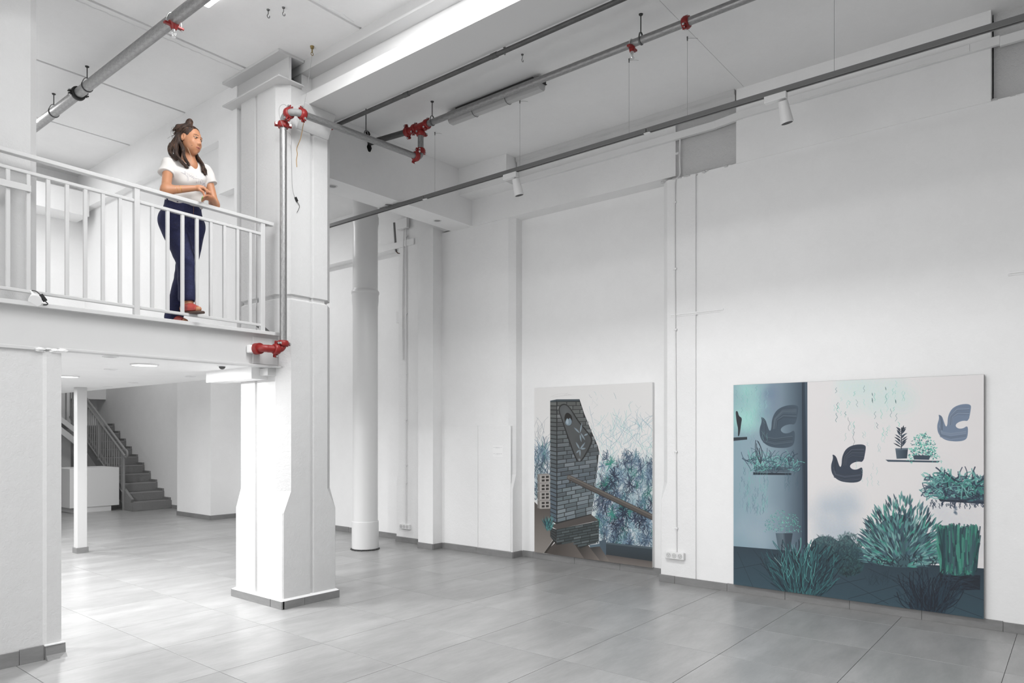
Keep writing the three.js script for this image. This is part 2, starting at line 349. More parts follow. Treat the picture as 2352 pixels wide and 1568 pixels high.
// ---------- mezzanine railing ----------
{
  const r = thing('railing', 'white painted metal railing along the mezzanine edge', 'railing');
  const Z = -5.6, tilt = (x, a, b) => a + (b - a) * (x - 1.5) / 2.0;      // the rails sag slightly to the right
  const bar = (name, xa, xb, ya, yb, h, d, m = M.rail) => {
    const g = new RoundedBoxGeometry(Math.hypot(xb - xa, yb - ya), h, d, 2, .004); g.rotateZ(Math.atan2(yb - ya, xb - xa)); g.translate((xa + xb) / 2, (ya + yb) / 2, Z);
    return mesh(name, boxUV(g), m, r);
  };
  bar('handrail', -2.9, 3.535, tilt(-2.9, 3.453, 3.412), tilt(3.535, 3.453, 3.412), .03, .052);
  bar('middle_rail', -2.9, 3.432, tilt(-2.9, 3.342, 3.303), tilt(3.432, 3.342, 3.303), .024, .03);
  bar('bottom_rail', -2.9, 3.432, tilt(-2.9, 2.53, 2.505), tilt(3.432, 2.53, 2.505), .022, .03);
  const up = [3.432, 2.373]; for (let x = 2.373 - .118 * 9; x > -2.9; x -= 1.062) up.push(x);
  for (const x of up) mesh('post', rbx(x - .02, x + .02, 2.452, tilt(x, 3.445, 3.402), Z - .02, Z + .02, .003), M.rail, r);
  for (let k = -40; k <= 13; k++) {
    const x = k < 5 ? 2.373 + (k - 5) * .118 : 2.373 + (k - 4) * .118;
    if (x < -2.8 || x > 3.40 || up.some((q) => Math.abs(q - x) < .05)) continue;
    mesh('baluster', rbx(x - .012, x + .012, tilt(x, 2.535, 2.51), tilt(x, 3.335, 3.296), Z - .012, Z + .012, .002), M.rail, r);
  }
  mesh('flat_bar', rbx(-1.2, 1.675, 3.205, 3.25, -5.585, -5.572, .002), M.rail, r);
  mesh('end_bracket', cyl(V(3.47, 3.39, -5.6), V(3.535, 3.405, -5.6), .008, .008, 8), M.rail, r);
}
{ const o = thing('metal_sheet', 'small bent grey metal sheet on the mezzanine edge beside the column', 'metal sheet');
  const s = mesh('sheet', prismX([[-5.66, 2.455], [-5.66, 2.475], [-5.74, 2.52], [-5.745, 2.517], [-5.67, 2.472], [-5.67, 2.455]], 3.46, 3.545), M.zincDull, o); }

// white clip lamp hanging off the bottom rail
{
  const t = thing('clip_spotlight', 'small white spotlight with a black plug hung on the railing foot at the far left', 'lamp');
  const c = V(1.695, 2.475, -5.56), ax = V(-.2, -.35, .55).normalize();
  mesh('lamp_head', cyl(c.clone().addScaledVector(ax, -.03), c.clone().addScaledVector(ax, .03), .034, .04, 24), M.plastic, t);
  mesh('stem', cyl(c.clone().add(V(-.01, .035, -.01)), V(1.678, 2.535, -5.585), .009, .007, 10), M.plastic, t);
  mesh('cable', tube([V(1.678, 2.535, -5.575), V(1.70, 2.53, -5.56), V(1.722, 2.51, -5.552)], .003, 6), M.black, t);
  const p = mesh('plug', rbx(-.013, .013, -.026, .026, -.009, .009, .004), M.black, t); p.position.set(1.738, 2.49, -5.55); p.rotation.z = .62;
  mesh('cable_end', tube([V(1.752, 2.468, -5.55), V(1.765, 2.452, -5.545), V(1.757, 2.446, -5.545), V(1.738, 2.443, -5.545)], .0035, 6), M.black, t);
}

// ---------- sprinkler pipework ----------
function coupling(parent, c, axis, r, lug, mat = M.red, name = 'coupling') {
  const a = axis.clone().normalize(), l = lug.clone().addScaledVector(a, -lug.dot(a)).normalize();
  const prof = [[r, -.026], [r + .012, -.026], [r + .013, -.018], [r + .019, -.012], [r + .019, .012], [r + .013, .018], [r + .012, .026], [r, .026]].map(([x, y]) => new THREE.Vector2(x, y));
  const g = new THREE.LatheGeometry(prof, 24); g.applyQuaternion(new THREE.Quaternion().setFromUnitVectors(V(0, 1, 0), a));
  const w = V().crossVectors(l, a), basis = new THREE.Matrix4().makeBasis(l, a, w), parts = [g];
  for (const s of [-1, 1]) for (const t of [-1, 1]) { const b = new RoundedBoxGeometry(.032, .03, .011, 1, .003); b.translate(s * (r + .026), 0, t * .011); b.applyMatrix4(basis); parts.push(b); }
  const gg = merge(parts); gg.translate(c.x, c.y, c.z);
  const m = mesh(name, gg, mat, parent);
  for (const s of [-1, 1]) {
    const p = c.clone().addScaledVector(l, s * (r + .028)), h = w.clone();
    mesh('bolt', merge([cyl(p.clone().addScaledVector(h, -.026), p.clone().addScaledVector(h, .028), .0055, .0055, 8), cyl(p.clone().addScaledVector(h, -.029), p.clone().addScaledVector(h, -.019), .0105, .0105, 6), cyl(p.clone().addScaledVector(h, .018), p.clone().addScaledVector(h, .026), .0105, .0105, 6)]), M.chrome, m);
  }
  return m;
}
function elbow(parent, p, d0, d1, R, r, mat = M.zinc) {      // quarter bend from point p heading d0, leaving along d1
  const pts = []; for (let i = 0; i <= 10; i++) { const t = i / 10 * Math.PI / 2; pts.push(p.clone().addScaledVector(d0, R * Math.sin(t)).addScaledVector(d1, R * (1 - Math.cos(t)))); }
  mesh('elbow', tube(pts, r, 20, false, 20), mat, parent);
  return p.clone().addScaledVector(d0, R).addScaledVector(d1, R);
}
function sprinklerHead(parent, p, r) {                          // red saddle under a pipe with a hanging chrome head
  const s = mesh('saddle_clamp', merge([cyl(V(p.x, p.y - r * .55, p.z), V(p.x, p.y - r - .034, p.z), r * .95, .02, 16), rbx(p.x - r - .03, p.x + r + .03, p.y - r - .012, p.y - r + .004, p.z - .016, p.z + .016, .004)]), M.red, parent);
  mesh('u_bolt', tube([V(p.x - r - .017, p.y - r - .02, p.z), V(p.x - r - .008, p.y, p.z), V(p.x - r * .75, p.y + r * .8, p.z), V(p.x, p.y + r + .006, p.z), V(p.x + r * .75, p.y + r * .8, p.z), V(p.x + r + .008, p.y, p.z), V(p.x + r + .017, p.y - r - .02, p.z)], .005, 8, false, 40), M.chrome, s);
  const y = p.y - r - .034, loop = [V(p.x - .011, y - .016, p.z), V(p.x - .015, y - .03, p.z), V(p.x - .004, y - .052, p.z), V(p.x + .004, y - .052, p.z), V(p.x + .015, y - .03, p.z), V(p.x + .011, y - .016, p.z)];
  mesh('sprinkler_head', merge([cyl(V(p.x, y, p.z), V(p.x, y - .018, p.z), .015, .013, 12), tube(loop, .0028, 6, false, 30), cyl(V(p.x, y - .016, p.z), V(p.x, y - .05, p.z), .0025, .0025, 6), cyl(V(p.x, y - .052, p.z), V(p.x, y - .057, p.z), .019, .017, 16)]), M.chrome, parent);
}
const X = V(1, 0, 0), Y = V(0, 1, 0), Z = V(0, 0, 1), nX = V(-1, 0, 0), nZ = V(0, 0, -1), nY = V(0, -1, 0);
{
  const t = thing('sprinkler_pipe', 'galvanised sprinkler pipe with red couplings, rising on the column and crossing the right ceiling bay', 'pipe');
  const r = .0305, vx = 3.546, vz = -5.45;
  mesh('riser_pipe', cyl(V(vx, 2.345, vz), V(vx, 4.262, vz), r, r, 28), M.zinc, t);
  coupling(t, V(vx, 4.262, vz), Y, r, V(1, 0, .55));
  let p = elbow(t, V(vx, 4.275, vz), Y, Z, .066, r, M.elbowGrey);         // top bend, towards the hall
  coupling(t, p.clone().add(V(0, 0, .02)), Z, r, V(.3, 1, 0));
  p = elbow(t, p.clone().add(V(0, 0, .03)), Z, X, .066, r, M.elbowGrey);
  coupling(t, p.clone().add(V(.018, 0, 0)), X, r, V(0, 1, -.35));
  const hy = p.y, hz = p.z;
  mesh('crossing_pipe', cyl(p, V(4.985, 4.385, hz), r, r, 28), M.zinc, t);
  const e = V(4.985, 4.385, hz);
  coupling(t, e.clone().add(V(-.006, 0, 0)), X, r, V(0, 1, .6));
  p = elbow(t, e, X, Y, .06, r, M.elbowGrey);
  coupling(t, p.clone().add(V(0, .012, 0)), Y, r, V(1, 0, -.3));
  const my = 4.71;
  mesh('drop_pipe', cyl(p, V(p.x, my, hz), r, r, 24), M.zinc, t);
  coupling(t, V(p.x, my - .07, hz), Y, r, V(1, 0, .3));
  mesh('tee', merge([cyl(V(p.x, my, hz - .08), V(p.x, my, hz + .08), r + .007, r + .007, 20), cyl(V(p.x, my, hz), V(p.x, my - .07, hz), r + .006, r + .006, 20)]), M.red, t);
  coupling(t, V(p.x, my, hz + .09), Z, r, V(.5, 1, 0));
  coupling(t, V(p.x, my, hz - .09), Z, r, V(.5, 1, 0));
  mesh('reducer', cyl(V(p.x, my, hz - .09), V(p.x, my, hz - .2), r + .007, r + .002, 20), M.red, t);
  coupling(t, V(p.x, my, hz - .2), Z, r, V(-.4, 1, 0));
  mesh('branch_pipe', cyl(V(p.x, my, hz - .2), V(5.11, 4.795, -6.2), r, r, 24), M.zincDull, t);
  mesh('main_pipe', cyl(V(p.x, my, hz + .08), V(p.x, my, 3.5), r, r, 24), M.zinc, t);
  coupling(t, V(p.x, my, -2.36), Z, r, V(.6, .8, 0));
  sprinklerHead(t, V(p.x, my, -2.83), r);
  // lower red bends at the mezzanine beam
  coupling(t, V(vx, 2.345, vz), Y, r, V(-1, 0, .25));
  const q = elbow(t, V(vx, 2.345, vz), nY, nX, .055, r, M.red);
  coupling(t, q.clone().add(V(-.015, 0, 0)), X, r, V(0, 1, .2));
  mesh('red_spool', cyl(q, q.clone().add(V(-.085, 0, -.02)), r + .003, r + .003, 24), M.red, t);
  const q2 = elbow(t, q.clone().add(V(-.085, 0, -.02)), nX, nZ, .05, r + .002, M.red);
  mesh('flange', cyl(q2.clone().add(V(0, 0, .012)), q2.clone().add(V(0, 0, -.05)), .048, .05, 24), M.red, t);
  mesh('wall_sleeve', rbx(q2.x - .075, q2.x - .02, q2.y - .04, q2.y + .03, -5.6, -5.56, .01), M.wallRough, t);
}
{
  const t = thing('sprinkler_pipe', 'thick galvanised sprinkler pipe under the mezzanine-side ceiling at upper left', 'pipe');
  const r = .0445, x = 2.573, y = 4.735;
  mesh('pipe', cyl(V(x, y, 3.0), V(x, y, -8.75), r, r, 32), M.zinc, t);
  coupling(t, V(x, y, -7.30), Z, r, V(1, .15, 0), M.black, 'dark_coupling');
  sprinklerHead(t, V(x, y, -5.42), r);
  elbow(t, V(x, y, -8.75), nZ, nY, .07, r, M.zincDull);
}
{
  const t = thing('thin_pipe', 'thin dull steel pipe along the lower edge of the long beam', 'pipe');
  mesh('pipe', cyl(V(4.172, 4.494, 3.2), V(4.172, 4.494, -5.6), .0185, .0185, 16), M.zincDull, t);
  for (const z of [-3.55, -4.55, -1.9]) mesh('sleeve', cyl(V(4.172, 4.494, z - .03), V(4.172, 4.494, z + .03), .0215, .0215, 16), M.zincDull, t);
  mesh('red_socket', cyl(V(4.172, 4.494, -5.56), V(4.172, 4.494, -5.61), .024, .024, 16), M.red, t);
  mesh('end_elbow', tube([V(4.172, 4.494, -5.6), V(4.172, 4.497, -5.66), V(4.16, 4.5, -5.72)], .018, 12), M.zincDull, t);
}
function hanger(x, z, yPipe, r, axis, label) {
  const t = thing('pipe_hanger', label, 'pipe hanger', 'pipe hangers');
  mesh('anchor_plate', cyl(V(x, 4.92, z), V(x, 4.912, z), .018, .015, 12), M.dark, t);
  mesh('rod', cyl(V(x, 4.915, z), V(x, yPipe + r + .03, z), .0045, .0045, 8), M.dark, t);
  const pts = []; for (let i = 0; i < 24; i++) { const a = i / 24 * Math.PI * 2, k = r + .004 + Math.max(0, Math.sin(a)) ** 6 * .03; pts.push(axis === 'z' ? V(x + k * Math.cos(a), yPipe + k * Math.sin(a), z) : V(x, yPipe + k * Math.sin(a), z + k * Math.cos(a))); }
  const g = tube(pts, .0035, 6, true, 48); if (axis === 'z') { g.translate(-x, 0, -z); g.scale(1, 1, 2.2); g.translate(x, 0, z); } else { g.translate(-x, 0, -z); g.scale(2.2, 1, 1); g.translate(x, 0, z); }
  mesh('loop', g, M.hook, t);
}
hanger(2.573, -7.09, 4.735, .0445, 'z', 'rod hanger holding the upper left pipe just before its dark coupling');
hanger(2.573, -7.92, 4.735, .0445, 'z', 'rod hanger holding the upper left pipe beyond its dark coupling');
hanger(5.045, -5.12, 4.71, .0305, 'z', 'rod hanger on the right bay pipe beside the red tee');
hanger(5.045, -2.75, 4.71, .0305, 'z', 'rod hanger on the right bay pipe above the sprinkler head');
hanger(4.35, -5.31, 4.383, .0305, 'x', 'rod hanger holding the pipe that crosses in front of the cross beam');
mesh('pipe_hole', merge([0, 1].map((k) => { const q = new THREE.DodecahedronGeometry(.045, 0); q.scale(.8, k ? 1.1 : .7, .2); q.translate(5.08 + k * .02, k ? 4.735 : 4.885, -6.168); return boxUV(q); })), M.hole, cross);

// ---------- unlit ceiling batten ----------
{
  const t = thing('fluorescent_batten', 'unlit grey fluorescent batten beside the right bay pipe', 'lamp');
  const x = 5.32, z0 = -5.13, z1 = -3.93;
  mesh('mounting', bx(x - .03, x + .03, 4.88, 4.921, z0 + .1, z1 - .1), M.dark, t);
  mesh('base', rbx(x - .06, x + .06, 4.852, 4.89, z0, z1, .012, 3), M.zincDull, t);
  mesh('gasket', rbx(x - .064, x + .064, 4.846, 4.854, z0 - .003, z1 + .003, .003), M.black, t);
  const g = prismZ([[x - .056, 4.848], [x - .05, 4.80], [x - .03, 4.778], [x + .03, 4.778], [x + .05, 4.80], [x + .056, 4.848]], z0 + .012, z1 - .012);
  mesh('diffuser', g, std({ color: 0xb5b5b5, roughness: .3 }), t);
  for (const z of [-4.78, -4.35]) mesh('clip', tube([V(x - .066, 4.858, z), V(x - .056, 4.80, z), V(x - .03, 4.773, z), V(x + .03, 4.773, z), V(x + .056, 4.80, z)], .0028, 6), M.hook, t);
}

// ---------- lighting track with two spots ----------
{
  const t = thing('lighting_track', 'long grey lighting track hung on thin cables in front of the right wall', 'lighting track');
  const x = 5.58, y0 = 4.206, y1 = 4.244;
  const cuts = [3.4, -2.98, -5.78, -8.9];
  for (let i = 0; i + 1 < cuts.length; i++) {
    const s = mesh('track_bar', merge([bx(x - .02, x + .02, y0 + .012, y1, cuts[i] - .004, cuts[i + 1] + .004), bx(x - .02, x - .009, y0, y0 + .012, cuts[i] - .004, cuts[i + 1] + .004), bx(x + .009, x + .02, y0, y0 + .012, cuts[i] - .004, cuts[i + 1] + .004)]), M.track, t);
    mesh('slot', bx(x - .009, x + .009, y0 + .009, y0 + .0125, cuts[i] - .004, cuts[i + 1] + .004), M.trackSlot, s);
    if (i) mesh('joiner', rbx(x - .012, x + .012, y0 - .005, y0 + .004, cuts[i] - .03, cuts[i] + .03, .002), M.plastic, t);
  }
}
function trackSpot(z, label) {
  const t = thing('track_spotlight', label, 'lamp', null, [5.58, 4.205, z]);
  mesh('adapter', rbx(-.024, .024, -.052, 0, -.085, .085, .004), M.plastic, t);
  mesh('joint', cyl(V(0, -.05, .06), V(0, -.072, .06), .012, .012, 10), M.chrome, t);
  const a = V(0.02, -.062, .05), d = V(.22, -1, .12).normalize();
  mesh('lamp_barrel', cyl(a, a.clone().addScaledVector(d, .165), .036, .05, 28, true), M.plastic, t);
  mesh('lens', cyl(a.clone().addScaledVector(d, .16), a.clone().addScaledVector(d, .1655), .042, .042, 24), M.dark, t);
}
trackSpot(-4.53, 'white track spotlight above the first painting, left one of the two');
trackSpot(-1.86, 'white track spotlight above the large painting, right one of the two');
[[-1.43, 'thin suspension cable of the track, rightmost of the five'], [-2.6, 'thin suspension cable of the track, second from the right'], [-3.16, 'thin suspension cable of the track, under the sprinkler head'], [-4.41, 'thin suspension cable of the track below the grey batten'], [-5.62, 'thin suspension cable of the track nearest the cross beam']].forEach(([z, label]) => {
  const t = thing('suspension_cable', label, 'cable', 'track suspension cables');
  mesh('anchor', cyl(V(5.58, 4.921, z), V(5.58, 4.885, z), .0065, .0045, 8), M.hook, t);
  mesh('wire', cyl(V(5.58, 4.9, z), V(5.58, 4.24, z), .0016, .0016, 6), M.cable, t);
  mesh('loose_end', tube([V(5.58, 4.905, z), V(5.6, 4.903, z + .04), V(5.6, 4.885, z + .085)], .0014, 5), M.cable, t);
});

// ---------- trunking and channel on the right wall ----------
{
  const t = thing('cable_channel', 'white metal channel along the corner of wall and right bay ceiling', 'trunking');
  mesh('channel', prismZ([[6.71, 4.921], [6.71, 4.875], [6.735, 4.862], [6.735, 4.80], [6.76, 4.792], [6.802, 4.792], [6.802, 4.921]], -5.37, -2.64), M.paintSteel, t);
  for (const z of [-3.05, -3.6, -4.2, -4.75]) mesh('tab', bx(6.7, 6.735, 4.79, 4.795, z, z + .08), M.paintSteel, t);
  const u = thing('cable_trunking', 'white plastic cable trunking on the upper right wall behind the lighting track', 'trunking');
  mesh('trunk', merge([rbx(6.76, 6.803, 4.61, 4.685, -5.4, -2.85, .003, 1)]), M.plastic, u);
  const g = new RoundedBoxGeometry(.04, .075, .32, 1, .003); g.rotateY(-.16); g.translate(6.76, 4.65, -2.72); mesh('bend', boxUV(g), M.plastic, u);
  mesh('trunk', rbx(6.708, 6.744, 4.615, 4.685, -2.6, -.5, .003, 1), M.plastic, u);
  mesh('trunk', rbx(6.708, 6.744, 4.60, 4.675, -.5, 3, .003, 1), M.plastic, u);
  mesh('lid', rbx(6.703, 6.712, 4.622, 4.68, -2.0, -.7, .002, 1), M.plastic, u);
}
function conduit(label, pts, clips, wallX, outletZ, outletY, boxLabel) {
  const t = thing('cable_conduit', label, 'conduit');
  mesh('tube', tube(pts, .0075, 10, false, 120), M.plastic, t);
  for (const [y, z] of clips) mesh('clip', rbx(wallX - .02, wallX, y - .01, y + .01, z - .018, z + .018, .004), M.plastic, t);
  const o = thing('socket_block', boxLabel, 'power outlet');
  mesh('housing', rbx(wallX - .04, wallX, outletY - .036, outletY + .036, outletZ - .105, outletZ + .105, .006, 3), M.plastic, o);
  for (let k = -1; k <= 1; k++) {
    const z = outletZ + k * .064, s = mesh('socket', cyl(V(wallX - .038, outletY, z), V(wallX - .0415, outletY, z), .0225, .0225, 28), std({ color: 0xd4d4d4, roughness: .45 }), o);
    mesh('rim', new THREE.TorusGeometry(.0225, .0014, 6, 32).rotateY(Math.PI / 2).translate(wallX - .041, outletY, z), std({ color: 0x9a9a9a, roughness: .6 }), s);
    for (const [dy, dz] of [[.004, .009], [.004, -.009], [-.009, 0]]) mesh('pin_hole', cyl(V(wallX - .0412, outletY + dy, z + dz), V(wallX - .0424, outletY + dy, z + dz), .003, .003, 8), M.black, s);
  }
}
conduit('white conduit running down the wall between the two paintings', [V(6.79, 4.62, -3.245), V(6.795, 4.4, -3.25), V(6.79, 4.23, -3.25), V(6.74, 4.185, -3.27), V(6.74, 4.0, -3.28), V(6.74, 2.2, -3.272), V(6.74, .33, -3.262)], [[4.45, -3.25], [3.95, -3.28], [3.26, -3.277], [2.63, -3.273], [1.366, -3.268], [.573, -3.263]], 6.75, -3.273, .292, 'white triple socket block on the wall between the two paintings');
conduit('white conduit running down the wall right of the round pipe column', [V(6.83, 4.6, -7.46), V(6.83, 3, -7.46), V(6.83, .26, -7.465)], [[4.35, -7.46], [3.25, -7.46], [2.4, -7.46], [1.75, -7.462], [1.1, -7.463], [.85, -7.463]], 6.845, -7.475, .23, 'white triple socket block on the wall right of the round pipe column');
{
  const t = thing('junction_box', 'white junction box on the wall under the cross beam', 'junction box');
  mesh('box', rbx(6.79, 6.845, 4.46, 4.6, -7.62, -7.4, .006), M.plastic, t);
  mesh('second_tube', tube([V(6.83, 4.5, -7.5), V(6.83, 3.9, -7.52), V(6.83, 3.2, -7.53), V(6.83, 2.6, -7.52)], .0075, 8), M.plastic, t);
  const a = thing('metal_bracket', 'dark metal strut on the wall right of the round pipe column top', 'bracket');
  mesh('strut', cyl(V(6.86, 4.60, -7.74), V(6.86, 4.18, -7.70), .018, .018, 6), M.track, a);
  mesh('foot', tube([V(6.86, 4.19, -7.7), V(6.85, 4.15, -7.66), V(6.85, 4.13, -7.6)], .008, 6), std({ color: 0x4a3328, roughness: .7 }), a);
  const b = thing('small_wall_box', 'small white box on the wall beside the conduit right of the round pipe column', 'junction box');
  mesh('box', rbx(6.93, 6.99, 3.16, 3.33, -7.78, -7.66, .006), M.plastic, b);
  mesh('rusty_clip', rbx(6.945, 6.97, 3.33, 3.375, -7.68, -7.66, .002), std({ color: 0x5a3a30, roughness: .8 }), b);
}

// ---------- round pipe column ----------
{
  const t = thing('round_pipe_column', 'thick white round pipe standing floor to ceiling beyond the square column', 'column', null, [6.125, 0, -7.49]);
  const prof = [[.0, .012], [.176, .012], [.178, .02], [.178, .372], [.174, .38], [.166, .385], [.166, 3.2], [.168, 3.26], [.176, 3.33], [.176, 3.415], [.184, 3.42], [.187, 3.44], [.184, 3.458], [.176, 3.464], [.17, 3.475], [.166, 3.49], [.166, 4.28], [.17, 4.34], [.179, 4.38], [.179, 4.45], [.17, 4.47], [.166, 4.5], [.166, 4.922], [0, 4.922]];
  mesh('shaft', new THREE.LatheGeometry(prof.map(([a, b]) => new THREE.Vector2(a, b)), 48), std({ color: 0xdedede, roughness: .35 }), t);
  const g = []; for (let k = 0; k < 40; k++) { const a = k / 40 * Math.PI * 2, q = new THREE.DodecahedronGeometry(rr(.008, .017), 0); q.scale(1.3, .5, 1.3); q.translate(.182 * Math.cos(a), .005, .182 * Math.sin(a)); g.push(boxUV(q)); }
  mesh('dirt_ring', merge(g), M.dark, t).userData.kind = 'stuff';
}

// ---------- recessed fittings ----------
function downlight(x, y, z, r, label, group) {
  const t = thing('recessed_downlight', label, 'lamp', group);
  mesh('rim', new THREE.TorusGeometry(r, .007, 8, 32).rotateX(Math.PI / 2).translate(x, y - .001, z), M.plastic, t);
  mesh('lens', cyl(V(x, y + .004, z), V(x, y - .0025, z), r * .96, r * .7, 28), M.elbowGrey, t);
}
downlight(4.74, 4.25, -6.35, .05, 'unlit recessed spot in the cross beam, nearest the square column', 'cross beam spots');
downlight(5.54 - .4 * 0, 4.25, -6.35, .05, 'unlit recessed spot in the middle of the cross beam', 'cross beam spots');
downlight(6.35, 4.25, -6.35, .05, 'unlit recessed spot in the cross beam, nearest the right wall', 'cross beam spots');
downlight(2.28, 2.152, -5.83, .05, 'unlit recessed spot under the mezzanine, just behind the steel beam', 'soffit spots');
downlight(2.74, 2.152, -7.0, .05, 'unlit recessed spot under the mezzanine behind the large round lamp', 'soffit spots');
downlight(3.6, 2.152, -7.22, .05, 'unlit recessed spot under the mezzanine near the square column', 'soffit spots');
downlight(3.65, 2.152, -8.7, .05, 'unlit recessed spot under the mezzanine near its far edge', 'soffit spots');
downlight(3.76, 2.152, -9.7, .05, 'unlit recessed spot under the mezzanine above the thin white post', 'soffit spots');
{
  const t = thing('soffit_sprinkler', 'chrome sprinkler head in the soffit beside the square column', 'sprinkler', null, [3.21, 2.152, -5.87]);
  mesh('rosette', cyl(V(0, 0, 0), V(0, -.008, 0), .045, .035, 28), M.plastic, t);
  mesh('nozzle', new THREE.SphereGeometry(.028, 20, 10, 0, Math.PI * 2, Math.PI / 2, Math.PI / 2).translate(0, -.006, 0), M.zincDull, t);
}

// ---------- hooks and wires in the ceiling ----------
[[4.73, -3.91, 'small open hook in the right bay ceiling, left of two'], [4.92, -3.86, 'small open hook in the right bay ceiling, right of two'], [3.13, -5.02, 'small open hook in the left ceiling near the lit lamp, left of two'], [3.19, -4.9, 'small open hook in the left ceiling near the lit lamp, right of two']].forEach(([x, z, label]) => {
  const t = thing('ceiling_hook', label, 'hook', 'ceiling hooks');
  mesh('collar', cyl(V(x, 4.921, z), V(x, 4.912, z), .013, .01, 10), M.hook, t);
  mesh('hook', tube([V(x, 4.915, z), V(x, 4.885, z), V(x - .008, 4.868, z), V(x, 4.855, z), V(x + .012, 4.86, z), V(x + .013, 4.875, z)], .0028, 6, false, 30), M.hook, t);
});
{
  const t = thing('hanging_wire', 'thin wire hung from a brass ceiling anchor to the red coupling on the column top', 'wire');
  mesh('anchor', merge([cyl(V(3.668, 4.921, -5.2), V(3.668, 4.9, -5.2), .018, .014, 10), cyl(V(3.668, 4.9, -5.2), V(3.668, 4.865, -5.2), .006, .006, 8), new THREE.TorusGeometry(.012, .003, 6, 16).translate(3.668, 4.853, -5.2)]), std({ color: 0x8d7a50, metalness: .5, roughness: .5 }), t);
  mesh('wire', tube([V(3.668, 4.845, -5.2), V(3.665, 4.6, -5.26), V(3.655, 4.37, -5.32)], .0016, 5, false, 20), M.cable, t);
  const u = thing('loose_cable', 'thin loose cable with a black plug dangling on the column face beside the pipe', 'cable');
  mesh('loop', tube([V(3.56, 4.36, -5.36), V(3.5, 4.4, -5.36), V(3.46, 4.37, -5.37), V(3.47, 4.3, -5.39), V(3.53, 4.22, -5.41), V(3.62, 4.19, -5.44), V(3.66, 4.12, -5.5), V(3.67, 3.9, -5.507), V(3.68, 3.74, -5.507), V(3.7, 3.68, -5.507)], .0018, 5, false, 90), M.cable, u);
  const p = mesh('plug', rbx(-.009, .009, -.02, .02, -.007, .007, .003), M.black, u); p.position.set(3.713, 3.665, -5.5); p.rotation.z = .5;
  mesh('tail', tube([V(3.72, 3.648, -5.5), V(3.745, 3.615, -5.5), V(3.74, 3.59, -5.5), V(3.72, 3.55, -5.5)], .0022, 5), M.black, u);
  const s = thing('frayed_string', 'frayed ochre string stuck to the column below the red couplings', 'string');
  mesh('string', tube([V(3.72, 4.33, -5.40), V(3.722, 4.2, -5.45), V(3.72, 4.12, -5.505), V(3.728, 4.08, -5.507), V(3.719, 4.03, -5.507), V(3.722, 3.96, -5.507)], .003, 5, false, 40), std({ color: 0xb08d55, roughness: .9 }), s);
}

